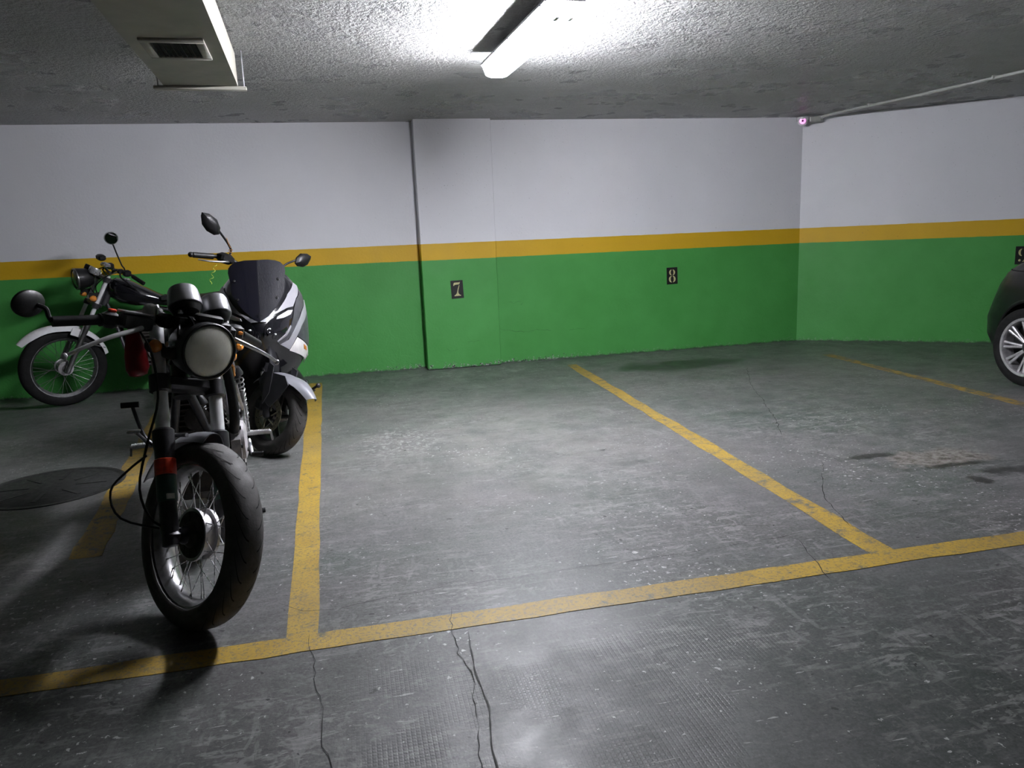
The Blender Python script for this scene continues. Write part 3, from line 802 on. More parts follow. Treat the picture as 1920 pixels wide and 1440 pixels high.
    MB(T).loft([oval(d, k) for d, k in ((-.006, .9), (-.004, 1), (.004, 1), (.013, .8), (.017, .35), (.018, .03))]).build('mirror_head', K_BLACK, ms)
    MB(T).loft([oval(d, .9) for d in (-.0065, -.008)]).build('mirror_glass', K_MIRROR, ms)
    # left clip-on
    b1 = leg(.752, 1)
    MB(T).tube([b1, (-.345, .17, 1.0), (-.372, .25, 1.004), (-.425, .368, .974)], .011, 12).build('handlebar', K_SATIN, root)
    MB(T).tube([(-.372, .255, 1.003), (-.425, .372, .972)], .0175, 16, 1).build('grip', K_BLACK, root)
    s2 = MB(T).rbox((-.352, .215, 1.008), (.052, .055, .060), .012).build('switch_box', K_SATIN, root)
    MB(T).rbox((-.325, .222, 1.008), (.012, .02, .015), .004).build('horn_button', K_AMBER, s2)
    MB(T).rbox((-.330, .150, 1.000), (.045, .05, .035), .008).build('lever_perch', K_SATIN, root)
    lv = MB(T).tube([(-.300, .150, .992), (-.275, .185, .980), (-.268, .25, .962), (-.285, .33, .940), (-.300, .388, .918)], [.009, .009, .008, .007, .006], 10).ball((-.300, .390, .917), .011, 10, 6)
    lv.build('clutch_lever', K_STEEL, root)
    MB(T).tube([(-.29, .145, .99), (-.21, .10, 1.0), (-.17, .05, .97), (-.24, .0, .90), (-.36, -.02, .80)], .005, 8).build('clutch_cable', K_BLACK, root)
    MB(T).tube([(-.27, -.19, .965), (-.20, -.17, .90), (-.17, -.135, .75), (-.16, -.150, .60), (-.11, -.175, .45), (-.03, -.150, .36), (.0, -.07, .34)], .0042, 8).build('brake_cable', K_BLACK, root)
    MB(T).tube([(-.13, -.16, .56), (-.16, -.20, .50), (-.20, -.225, .42), (-.15, -.20, .34), (-.03, -.10, .33)], .004, 8).build('speedometer_cable', K_BLACK, root)
    # ---- body (not steered)
    hs = Vector((-.40, 0, .92)); hl = Vector((-.30, 0, .74))
    MB().cyl(hl, hs, .032, n=18).build('steering_head', K_SATIN, root)
    for s in (-1, 1):
        MB().tube([(-.32, s * .02, .76), (-.42, s * .055, .60), (-.50, s * .10, .40), (-.56, s * .13, .26), (-.75, s * .14, .22), (-1.02, s * .14, .28), (-1.12, s * .14, .45), (-1.02, s * .13, .62)], .016, 10).build('frame_tube', K_SATIN, root)
        MB().tube([(-.42, s * .03, .86), (-.70, s * .10, .78), (-1.05, s * .14, .70), (-1.40, s * .13, .70), (-1.62, s * .10, .74)], .015, 10).build('frame_tube', K_SATIN, root)
        MB().tube([(-1.02, s * .13, .34), (-1.38, s * .12, r)], .018, 10, 1).build('swingarm', K_SATIN, root)
        spring_shock(root, (-1.36, s * .16, .36), (-1.25, s * .155, .70))
    # fuel tank
    rings = []
    for x, hw, zb, zt in ((-.44, .05, .80, .90), (-.50, .10, .77, .955), (-.60, .130, .75, .985), (-.72, .135, .75, .985), (-.84, .115, .76, .955), (-.95, .085, .78, .90), (-1.0, .05, .79, .86)):
        rings.append([Vector((x, hw * cos(2 * pi * k / 20) * (1.0 if sin(2 * pi * k / 20) > 0 else .85), (zb + zt) / 2 + (zt - zb) / 2 * sin(2 * pi * k / 20) * (1 if sin(2 * pi * k / 20) > 0 else 1))) for k in range(20)])
    tk = MB().loft(rings).build('fuel_tank', K_GLOSS, root, 60)
    MB().lathe((-.66, 0, .982), (0, 0, 1), [(0, .034), (.008, .034), (.012, .028)], 20).build('filler_cap', K_CHROME, tk)
    rings = []
    for x, hw, zb, zt in ((-.94, .07, .79, .86), (-1.02, .105, .765, .85), (-1.20, .125, .76, .845), (-1.38, .115, .77, .855), (-1.52, .095, .79, .885), (-1.60, .07, .82, .89)):
        rings.append([Vector((x, hw * p, zb + (zt - zb) * q)) for p, q in ((-1, .15), (-.9, .75), (-.5, 1), (0, 1.04), (.5, 1), (.9, .75), (1, .15), (.7, 0), (-.7, 0))])
    MB().loft(rings).build('seat', K_SEAT, root, 60)
    rings = []
    for x, hw, zb, zt in ((-1.50, .10, .72, .80), (-1.62, .085, .74, .86), (-1.74, .06, .78, .87), (-1.80, .03, .81, .86)):
        rings.append([Vector((x, hw * cos(2 * pi * k / 14), (zb + zt) / 2 + (zt - zb) / 2 * sin(2 * pi * k / 14))) for k in range(14)])
    tc = MB().loft(rings).build('tail_cowl', K_GLOSS, root, 60)
    MB().lathe((-1.775, 0, .80), (-1, 0, .1), [(0, .038), (.02, .036), (.026, .02)], 18).build('tail_lamp', K_TAIL, tc)
    shell((-1.38, 0, r), .355, .075, 75, 170, 14, None, .4).build('rear_mudguard', K_GREY, root)
    for s in (-1, 1):
        MB().rbox((-1.06, s * .125, .62), (.20, .02, .16), .02).build('side_panel', K_GLOSS, root)
        MB().tube([(-1.60, s * .08, .76), (-1.62, s * .15, .755)], .007, 8, 1).build('rear_indicator_stalk', K_BLACK, root)
        bullet((-1.60, s * .17, .755), (-1, 0, 0), .05, .022, None).build('rear_indicator', K_AMBER, root)
    # engine
    MB().rbox((-.78, 0, .385), (.44, .27, .26), .04).build('crankcase', K_BROWN, root)
    cr = Matrix.Rotation(radians(-18), 3, 'Y')
    cyl = MB()
    for k in range(8): cyl.rbox(Vector((-.66, 0, .52)) + cr @ Vector((.0, 0, k * .022)), (.20, .235, .009), .004, cr)
    cyl.rbox(Vector((-.66, 0, .52)) + cr @ Vector((0, 0, .08)), (.165, .20, .19), .01, cr)
    cyl.build('cylinder', K_BROWN, root)
    MB().rbox(Vector((-.66, 0, .52)) + cr @ Vector((0, 0, .215)), (.19, .25, .085), .025, cr).build('cylinder_head', K_BROWN, root)
    lc = MB().prism([(-.10, -.02), (-.16, .06), (-.16, .17), (-.10, .235), (.0, .25), (.12, .24), (.22, .18), (.25, .08), (.20, -.02), (.08, -.06)], (-.70, .133, .33), (-1, 0, 0), (0, 0, 1), .038)
    lc.lathe((-.64, .165, .475), (0, 1, 0), [(0, .085), (.02, .080), (.028, .06), (.03, .01)], 28)
    lc.rbox((-.585, .158, .535), (.06, .03, .05), .01)
    lc = lc.build('engine_cover', K_CASE, root)
    for (x, z) in ((-.56, .545), (-.55, .47), (-.57, .40), (-.62, .35), (-.72, .345), (-.76, .545), (-.68, .58)):
        MB().cyl((x, .170, z), (x, .178, z), .0085, n=8).build('cover_bolt', K_SATIN, lc)
    MB().rbox((-.56, .196, .45), (.03, .006, .012), .002).build('cover_slot', K_SATIN, lc)
    rc = MB().lathe((-.74, -.130, .40), (0, -1, 0), [(0, .115), (.025, .11), (.035, .08), (.037, .01)], 30).build('clutch_cover', K_CASE, root)
    # carburettor / horn / coil seen between the fork legs
    MB().lathe((-.42, .03, .63), (1, 0, .1), [(-.03, .02), (-.02, .045), (.0, .048), (.006, .03), (.014, .012)], 20).build('horn', K_BROWN, root)
    spring_shock(root, (-.545, .045, .56), (-.555, .03, .70), None, .018)
    # exhausts
    for s in (-1,):
        MB().tube([(-.58, s * .07, .66), (-.48, s * .085, .60), (-.47, s * .11, .42), (-.55, s * .165, .24), (-.75, s * .19, .19), (-.98, s * .195, .20)], .021, 14).build('exhaust_pipe', K_BROWN, root)
        MB().lathe((-.96, s * .195, .20), (-1, 0, .12), [(0, .022), (.08, .043), (.50, .046), (.62, .036), (.66, .03), (.66, .024), (.60, .022)], 22).build('silencer', K_SATIN, root)
    # dark tubes and hoses down the left of the fork
    MB().tube([(-.47, .14, .90), (-.49, .152, .80), (-.50, .160, .70), (-.50, .160, .60), (-.56, .15, .54)], .020, 12).build('hose', K_BLACK, root)
    MB().tube([(-.55, .175, .73), (-.60, .180, .66), (-.68, .185, .60), (-.66, .18, .55)], .009, 8).build('hose', K_STEEL, root)
    MB().rbox((-.545, .172, .785), (.025, .016, .05), .006).build('cable_tag', K_STRAW, root)
    MB().rbox((-.53, .168, .82), (.02, .014, .03), .005).build('cable_tag', K_AMBER, root)
    MB().tube([(-.80, .188, .660), (-.80, .196, .470)], .0085, 8, 1).build('linkage_rod', K_CHROME, root)
    # controls
    for s in (-1, 1):
        pg = MB().tube([(-.86, s * .15, .452), (-.86, s * .21, .450)], .012, 10, 1).build('footrest', K_TUBE, root)
        t = MB().tube([(-.86, s * .205, .450), (-.86, s * .292, .446)], .0085, 10, 1)
        for k in range(12): t.lathe((-.86, s * (.212 + k * .0065), .4495 - k * .0002), (0, 1, 0), [(-.0018, .012), (.0018, .012)], 10)
        t.build('footrest_rubber', K_TUBE, pg)
        MB().tube([(-.86, s * .289, .446), (-.862, s * .294, .405)], .005, 8, 1).build('footrest_feeler', K_STEEL, pg)
    gl = MB().tube([(-.76, .196, .445), (-.74, .200, .430), (-.70, .203, .425), (-.66, .207, .405)], .0065, 8).build('gear_lever', K_STEEL, root)
    MB().cyl((-.66, .205, .402), (-.66, .252, .400), .0105, n=12).build('gear_lever_rubber', K_BLACK, gl)
    bp = MB().tube([(-.86, -.21, .44), (-.80, -.235, .50), (-.75, -.245, .535)], .008, 8).build('brake_pedal', K_STEEL, root)
    MB().rbox((-.745, -.250, .538), (.035, .05, .010), .003).build('pedal_pad', K_STEEL, bp)
    ks = MB().tube([(-.82, -.15, .42), (-.84, -.215, .47), (-.85, -.243, .54), (-.86, -.262, .63)], .008, 8).build('kick_starter', K_SATIN, root)
    MB().cyl((-.86, -.235, .63), (-.86, -.305, .632), .013, n=12).build('kick_rubber', K_BLACK, ks)
    for s in (-1, 1):
        MB().tube([(-1.0, s * .10, .26), (-1.05, s * .16, .12), (-1.06, s * .19, .014)], .013, 10).build('centre_stand_leg', K_SATIN, root)
    MB().tube([(-1.07, -.225, .012), (-1.06, .225, .012)], .011, 10, 1).build('centre_stand_foot', K_SATIN, root)
    spoked_wheel(root, 'rear_wheel', (-1.38, 0, r), r, .240, .125, .08, .085, .10, None, K_STEEL, K_ALU, 36, .0017, .21, groove=False)
    MB().tube([(-1.0, .125, .37), (-1.38, .125, .385), (-1.44, .125, .34), (-1.38, .125, .265), (-1.0, .125, .29)], .008, 6).build('chain', K_BROWN, root)
    # dark red pouch hanging under the brake reservoir: a thing of its own
    rings = []
    M = root.matrix_basis if False else Matrix.Translation(root.location) @ Matrix.Rotation(root.rotation_euler.z, 4, 'Z')
    base = M @ T(Vector((-.350, -.125, .797)))
    for z, wx, wy in ((.0, .012, .006), (.006, .032, .016), (.03, .042, .022), (.08, .040, .022), (.125, .031, .016), (.155, .026, .010), (.166, .022, .004)):
        rings.append([Vector((wx * cos(2 * pi * k / 18), wy * sin(2 * pi * k / 18), z)) for k in range(18)])
    pr = empty('hanging_pouch', base, .74)
    tag(pr, 'dark red pouch hanging from the right handlebar of the front motorcycle', 'pouch')
    MB().loft(rings).build('pouch_body', K_RED, pr, 60)
    MB().tube([(-.010, 0, .16), (-.012, .004, .172), (-.004, .006, .18), (.006, .004, .176), (.010, 0, .16)], .0025, 6).build('hanging_cord', K_RED, pr)
motorcycle_front()

# ------------------------------------------------------------------ scooter
S_SEC = [(.46, -.13, .190, -.42), (.56, -.04, .262, -.42), (.66, .05, .278, -.42), (.76, .09, .282, -.42), (.86, .055, .280, -.42), (.96, -.05, .262, -.42), (1.04, -.15, .225, -.42), (1.10, -.23, .17, -.42)]
def s_surf(u, v):
    z = min(max(v, S_SEC[0][0]), S_SEC[-1][0])
    for a, b in zip(S_SEC, S_SEC[1:]):
        if z <= b[0]: break
    t = (z - a[0]) / (b[0] - a[0]); xn, wd, xb = [a[k] + (b[k] - a[k]) * t for k in (1, 2, 3)]
    th = u * pi / 2; e = 2 / 1.7
    return Vector((xb + (xn - xb) * abs(cos(th)) ** e, wd * abs(sin(th)) ** e * (1 if th >= 0 else -1), v))
def s_norm(u, v):
    du = s_surf(u + .02, v) - s_surf(u - .02, v); dv = s_surf(u, v + .01) - s_surf(u, v - .01)
    n = du.cross(dv); return n.normalized() if n.length > 1e-9 else Vector((1, 0, 0))

def patch(poly, off, mirror, surf=s_surf, norm=s_norm, cuts=4, depth=.004):
    """panel laid on a curved body surface: polygon in surface coordinates, given real thickness"""
    bm = bmesh.new()
    bm.faces.new([bm.verts.new((p[0], p[1], 0)) for p in poly])
    bmesh.ops.triangulate(bm, faces=bm.faces[:])
    bmesh.ops.subdivide_edges(bm, edges=bm.edges[:], cuts=cuts, use_grid_fill=True)
    bm.verts.ensure_lookup_table(); bm.faces.ensure_lookup_table()
    n = len(bm.verts); top = []; bot = []
    for v in bm.verts:
        u = max(-1.0, min(1.0, v.co.x)); nn = norm(min(max(u, -.97), .97), v.co.y); p = surf(u, v.co.y)
        top.append(p + nn * off); bot.append(p + nn * (off - depth))
    fs = [tuple(v.index for v in f.verts) for f in bm.faces]
    fs2 = [tuple(i + n for i in f[::-1]) for f in fs]
    side = [(e.verts[0].index, e.verts[1].index, e.verts[1].index + n, e.verts[0].index + n) for e in bm.edges if e.is_boundary]
    bm.free()
    vs = top + bot
    if mirror: vs = [Vector((p.x, -p.y, p.z)) for p in vs]
    b = MB(); b.add(vs, fs + fs2 + side); return b

def scooter():
    head, steer, rake, r = radians(4), radians(46), radians(27), .245
    root = empty('scooter', (-.55, 4.74, 0), head - pi / 2)
    tag(root, 'silver and black scooter with smoked windscreen behind the front motorcycle', 'scooter', 'parked two wheelers')
    ax, T = steer_fn(rake, r, steer); A = Vector((0, 0, r))
    leg = lambda t, s=0: A + ax * t + Vector((0, s * .075, 0))
    # front wheel
    w = tyre_mesh(A, r, .168, .112, T).build('front_wheel', K_RUBBER, root, 50)
    tread(A, r, .168, .112, T, .20, .28).build('tread_groove', K_GROOVE, w)
    MB(T).lathe(A, (0, 1, 0), [(-.042, .172), (-.042, .158), (-.025, .146), (.025, .146), (.042, .158), (.042, .172), (.03, .172), (.02, .16), (-.02, .16), (-.03, .172)], 44, closed=True).build('rim', K_SATIN, w)
    MB(T).lathe(A, (0, 1, 0), [(-.05, .012), (-.05, .036), (.05, .036), (.05, .012)], 20).build('hub', K_SATIN, w)
    for k in range(5):
        a = 2 * pi * k / 5
        MB(T).tube([A + Vector((.03 * cos(a + d), 0, .03 * sin(a + d))) if q == 0 else A + Vector((.150 * cos(a + d * .4), 0, .150 * sin(a + d * .4))) for q, d in ((0, .0), (1, .5))], [.016, .011], 8, 1).build('wheel_spoke', K_SATIN, w)
    dc = MB(T).lathe(A + Vector((0, -.062, 0)), (0, 1, 0), [(-.002, .115), (.002, .115), (.002, .078), (-.002, .078)], 40, closed=True)
    for k in range(6):
        a = 2 * pi * k / 6; dc.cyl(A + Vector((.03 * cos(a), -.062, .03 * sin(a))), A + Vector((.085 * cos(a + .4), -.062, .085 * sin(a + .4))), .005, n=6)
    dc = dc.build('brake_disc', K_DISC, w)
    for k in range(16):
        a = 2 * pi * k / 16; rr = .09 + .008 * (k % 2); MB(T).cyl(A + Vector((rr * cos(a), -.0655, rr * sin(a))), A + Vector((rr * cos(a), -.0585, rr * sin(a))), .004, n=6).build('disc_hole', K_GROOVE, dc)
    MB(T).rbox(A + Vector((-.085, -.062, .05)), (.06, .05, .075), .012).build('brake_caliper', K_SATIN, root)
    for s in (-1, 1):
        MB(T).lathe(leg(-.02, s), ax, [(0, .014), (.01, .021), (.20, .021), (.21, .024), (.24, .024), (.245, .016)], 16).build('fork_slider', K_SATIN, root)
        MB(T).cyl(leg(.2, s), leg(.48, s), .014, n=14).build('fork_tube', K_TUBE, root)
    MB(T).rbox(leg(.46), (.06, .19, .04), .01, Matrix.Rotation(-rake, 3, 'Y')).build('fork_yoke', K_SATIN, root)
    # mudguard with forward beak and side cheeks
    fd = shell(A, lambda t: .345 - .070 * min(1, t * 2.2) ** .8, .092, 30, 135, 18, T, .42, .003, lambda t: .42 + .58 * min(1, t * 3.2)).build('mudguard', K_FENDER, root)
    for s in (-1, 1):
        MB(T).prism([(-.055, .10), (.03, .05), (.10, .13), (.145, .215), (.10, .262), (.0, .262), (-.09, .255), (-.12, .20)], A + Vector((0, s * .092, 0)) if s < 0 else A + Vector((0, .086, 0)), (1, 0, 0), (0, 0, 1), .006).build('mudguard_cheek', K_DGREY, fd)
        MB(T).prism([(-.02, .30), (.03, .285), (.045, .12), (.01, .04), (-.01, .10)], A + Vector((-.04, s * .098 if s < 0 else .095, .02)), (1, 0, 0), (0, 0, 1), .006).build('fork_guard', K_DGREY, fd)
    # front body shell
    rows = []
    for i in range(15):
        v = .46 + .64 * i / 14; rows.append([s_surf(-1 + 2 * j / 28, v) for j in range(29)])
    MB().grid(rows, .006).build('front_shell', K_GLOSS, root, 50)
    MB().loft([[Vector((-.40, y * .94 * wd, z)) for y, z, wd in ((-1, .47, .19), (-1, .66, .27), (-1, .96, .25), (-.8, 1.09, .2), (.8, 1.09, .2), (1, .96, .25), (1, .66, .27), (1, .47, .19))],
               [Vector((-.47, y * .85 * wd, z)) for y, z, wd in ((-1, .47, .19), (-1, .66, .27), (-1, .94, .25), (-.8, 1.04, .2), (.8, 1.04, .2), (1, .94, .25), (1, .66, .27), (1, .47, .19))]]).build('leg_shield', K_BLACK, root)
    PN = [('upper_stripe', K_SILVER, .007, [(.02, .838), (.302, .891), (.519, .98), (.801, 1.043), (.97, 1.019), (.656, .947), (.557, .903), (.448, .899), (.256, .872), (.132, .835)]),
          ('headlight', K_BLKGLASS, .006, [(.548, .889), (.443, .889), (.262, .864), (.14, .832), (.091, .802), (.068, .749), (.142, .718), (.248, .711), (.379, .742), (.458, .788)]),
          ('dark_stripe', K_DGREY, .006, [(.97, 1.005), (.97, .93), (.691, .861), (.513, .757), (.371, .701), (.282, .691), (.255, .708), (.395, .740), (.476, .787), (.575, .891), (.66, .940)]),
          ('lower_stripe', K_SILVER, .011, [(.97, .925), (.852, .833), (.65, .772), (.546, .719), (.413, .647), (.281, .690), (.415, .711), (.55, .781), (.705, .86)]),
          ('side_panel', K_DGREY, .009, [(.97, .86), (.97, .62), (.809, .64), (.566, .717), (.663, .771), (.839, .825)]),
          ('indicator', K_CLEAR, .012, [(.555, .712), (.815, .629), (.95, .545), (.92, .512), (.413, .640)])]
    parts = {}
    for mir in (False, True):
        for nm, mt, off, poly in PN:
            ob = patch(poly, off, mir).build(nm, mt, root, 30)
            if nm == 'headlight':
                patch([(.531, .881), (.448, .883), (.282, .858), (.264, .844), (.366, .847), (.479, .859)], .009, mir, cuts=3).build('daylight_strip', K_DRL, ob)
                patch([(.462, .795), (.470, .785), (.385, .738), (.25, .708), (.25, .716), (.375, .750)], .009, mir, cuts=3).build('lamp_edge', K_SILVER, ob)
                for (u, v, q) in ((.15, .775, .022), (.22, .745, .020)):
                    p = s_surf(u, v); n = s_norm(u, v); y = -1 if mir else 1
                    p = Vector((p.x, p.y * y, p.z)); n = Vector((n.x, n.y * y, n.z))
                    MB().lathe(p + n * .004, n, [(0, q), (.006, q * .95), (.008, q * .6), (.004, q * .1)], 16).build('projector_lens', K_BLKGLASS, ob)
                    MB().ball(p + n * .012 + Vector((0, 0, .016)), (.006, .009, .006), 8, 6).build('led', K_DRL, ob)
            if nm == 'indicator':
                patch([(.68, .655), (.76, .632), (.79, .60), (.70, .62)], .014, mir, cuts=2).build('indicator_bulb', K_AMBER, ob)
    # windscreen: leaning, curved across
    def wsurf(y, z): return Vector((.066 - .85 * (z - .84) - 1.5 * y * y, y, z))
    outline = [(.838, .012), (.88, .062), (.92, .10), (.97, .135), (1.01, .158), (1.04, .160), (1.07, .160), (1.10, .166), (1.13, .172), (1.16, .168), (1.185, .145), (1.197, .115), (1.204, .07)]
    rows = [[wsurf(.006 + hw * (-1 + 2 * j / 14), z) for j in range(15)] for z, hw in outline]
    MB().grid(rows, .004).build('windscreen', K_SMOKE, root, 60)
    for s in (-1, 1):
        for z, hw in ((.97, .115), (1.08, .13)):
            p = wsurf(s * hw, z); MB().lathe(p, (.8, 0, .6), [(-.004, .009), (.005, .009), (.007, .005)], 10).build('screen_screw', K_BLACK, root)
    # cowl under the bars
    rings = []
    for x, hw, zb, zt in ((-.24, .10, 1.02, 1.10), (-.34, .15, 1.0, 1.14), (-.44, .14, 1.0, 1.13), (-.50, .09, 1.0, 1.10)):
        rings.append([Vector((x, hw * cos(2 * pi * k / 16), (zb + zt) / 2 + (zt - zb) / 2 * sin(2 * pi * k / 16))) for k in range(16)])
    MB().loft(rings).build('instrument_cowl', K_BLACK, root, 60)
    # handlebar (steered)
    for s in (-1, 1):
        MB(T).tube([(-.50, 0, 1.07), (-.515, s * .10, 1.12), (-.55, s * .22, 1.145), (-.585, s * .31, 1.13), (-.61, s * .425, 1.10)], .012, 10).build('handlebar', K_BLACK, root)
        g = MB(T).tube([(-.580, s * .30, 1.130), (-.608, s * .418, 1.102)], .018, 14, 1); g.ball((-.612, s * .432, 1.099), .017, 12, 8)
        g.build('grip', K_BLACK, root)
        MB(T).rbox((-.545, s * .235, 1.140), (.075, .10, .065), .018).build('switch_housing', K_BLACK, root)
        MB(T).tube([(-.52, s * .22, 1.125), (-.50, s * .27, 1.112), (-.525, s * .35, 1.090), (-.56, s * .41, 1.080)], [.008, .007, .006, .005], 8).build('brake_lever', K_STEEL, root)
        st = MB(T).tube([(-.535, s * .215, 1.17), (-.538, s * .217, 1.205), (-.55, s * .25, 1.245), (-.555, s * .325, 1.295)], .007, 8).build('mirror', K_BLACK, root)
        mc = Vector((-.56, s * .385, 1.315)); e1 = Vector((-.10, s * .95, .20 if s < 0 else .18)).normalized(); nn = Vector((.80, -.58, .0)); nn = (nn - e1 * nn.dot(e1)).normalized(); e2 = nn.cross(e1)
        if e2.z < 0: e2 = -e2
        pts = [(-.075, -.028), (-.060, .012), (-.015, .045), (.045, .050), (.088, .034), (.082, .012), (.050, -.030), (.005, -.050), (-.050, -.048)]
        rings = []
        for d, k in ((-.004, .94), (.0, 1.0), (.010, .98), (.022, .80), (.032, .45), (.035, .1)):
            rings.append([mc + e1 * p[0] * k + e2 * p[1] * k + nn * d for p in pts])
        MB(T).loft(rings).build('mirror_head', K_BLACK, st, 25)
        MB(T).loft([[mc + e1 * p[0] * .9 + e2 * p[1] * .9 - nn * q for p in pts] for q in (.0042, .0060)]).build('mirror_glass', K_MIRROR, st)
        MB(T).tube([(-.52, s * .20, 1.10), (-.46, s * .22, 1.05), (-.42, s * .16, 1.03), (-.40, s * .08, 1.04)], .007, 8).build('brake_hose', K_BLACK, root)
    # curly cord on the brake lever, tie round the mirror stem
    pts = [Vector((-.535 + .009 * sin(k * .8), -.302 + .009 * cos(k * .8), 1.085 - k * .0052)) for k in range(26)]
    MB(T).tube(pts, .0016, 5, 2).build('curly_cord', K_CORD, root)
    pts = [Vector((-.537 + .012 * cos(k * 1.1), -.218 + .012 * sin(k * 1.1), 1.175 + k * .0025)) for k in range(14)] + [Vector((-.53, -.24, 1.225)), Vector((-.53, -.275, 1.265))]
    MB(T).tube(pts, .0018, 5, 2).build('mirror_tie', K_STRAW, root)
    # floorboard, belly, rear body, seat
    def body(name, secs, m, ang=50):
        rings = []
        for x, hw, zb, zt in secs:
            rings.append([Vector((x, hw * (abs(cos(2 * pi * k / 24)) ** .6) * (1 if cos(2 * pi * k / 24) > 0 else -1), (zb + zt) / 2 + (zt - zb) / 2 * (abs(sin(2 * pi * k / 24)) ** .7) * (1 if sin(2 * pi * k / 24) > 0 else -1))) for k in range(24)])
        return MB().loft(rings).build(name, m, root, ang)
    body('belly', [(-.24, .13, .28, .50), (-.32, .21, .20, .52), (-.55, .235, .17, .46), (-.80, .22, .18, .44), (-.98, .17, .22, .44)], K_BLACK)
    body('centre_tunnel', [(-.44, .12, .40, .66), (-.60, .11, .40, .62), (-.80, .13, .40, .64), (-.95, .16, .40, .70)], K_BLACK)
    body('rear_body', [(-.86, .14, .42, .74), (-.98, .19, .42, .78), (-1.20, .205, .44, .79), (-1.42, .17, .52, .81), (-1.58, .10, .62, .83), (-1.66, .05, .68, .80)], K_SILVER)
    body('seat', [(-.78, .09, .70, .76), (-.86, .14, .69, .79), (-1.02, .165, .70, .80), (-1.14, .165, .72, .83), (-1.36, .14, .76, .86), (-1.50, .09, .79, .86)], K_SEAT, 60)
    body('tail_lamp', [(-1.58, .08, .70, .77), (-1.64, .07, .70, .78), (-1.68, .04, .72, .77)], K_TAIL)
    for s in (-1, 1):
        MB().tube([(-1.28, s * .15, .82), (-1.46, s * .15, .87), (-1.62, s * .08, .88), (-1.66, 0, .885)], .012, 8).build('grab_rail', K_SATIN, root)
        spring_shock(root, (-1.36, s * .14, .32), (-1.28, s * .14, .62))
        MB().rbox((-.62, s * .235, .295), (.55, .05, .03), .01).build('floorboard', K_BLACK, root)
    body('engine', [(-.92, .07, .24, .40), (-1.0, .10, .18, .42), (-1.2, .11, .17, .40), (-1.36, .10, .18, .36)], K_BROWN)
    rc = Vector((-1.34, 0, .25))
    rw = tyre_mesh(rc, .25, .165, .13).build('rear_wheel', K_RUBBER, root, 50)
    MB().lathe(rc, (0, 1, 0), [(-.05, .168), (-.05, .155), (-.02, .14), (-.02, .02), (.02, .02), (.02, .14), (.05, .155), (.05, .168), (.03, .168), (.01, .15), (-.01, .15), (-.03, .168)], 40, closed=True).build('rim', K_SATIN, rw)
    MB().lathe((-1.02, -.19, .30), (-1, -.02, .16), [(0, .03), (.04, .055), (.36, .060), (.44, .045), (.45, .02)], 20).build('silencer', K_SATIN, root)
    shell(rc, .285, .07, 70, 165, 12, None, .4).build('rear_mudguard', K_BLACK, root)
    for s in (-1, 1):
        MB().tube([(-.98, s * .10, .20), (-1.02, s * .15, .10), (-1.03, s * .19, .013)], .012, 8).build('centre_stand_leg', K_SATIN, root)
    # side stand folded out to the left, pedal-shaped foot
    sd = MB().tube([(-.72, .19, .22), (-.66, .26, .26), (-.60, .315, .30)], .010, 8).ball((-.595, .322, .304), .018, 10, 8).build('side_stand', K_SATIN, root)
    MB().tube([(-.80, .19, .19), (-.70, .25, .235), (-.64, .295, .265)], .007, 8).build('stand_spur', K_SATIN, sd)
scooter()

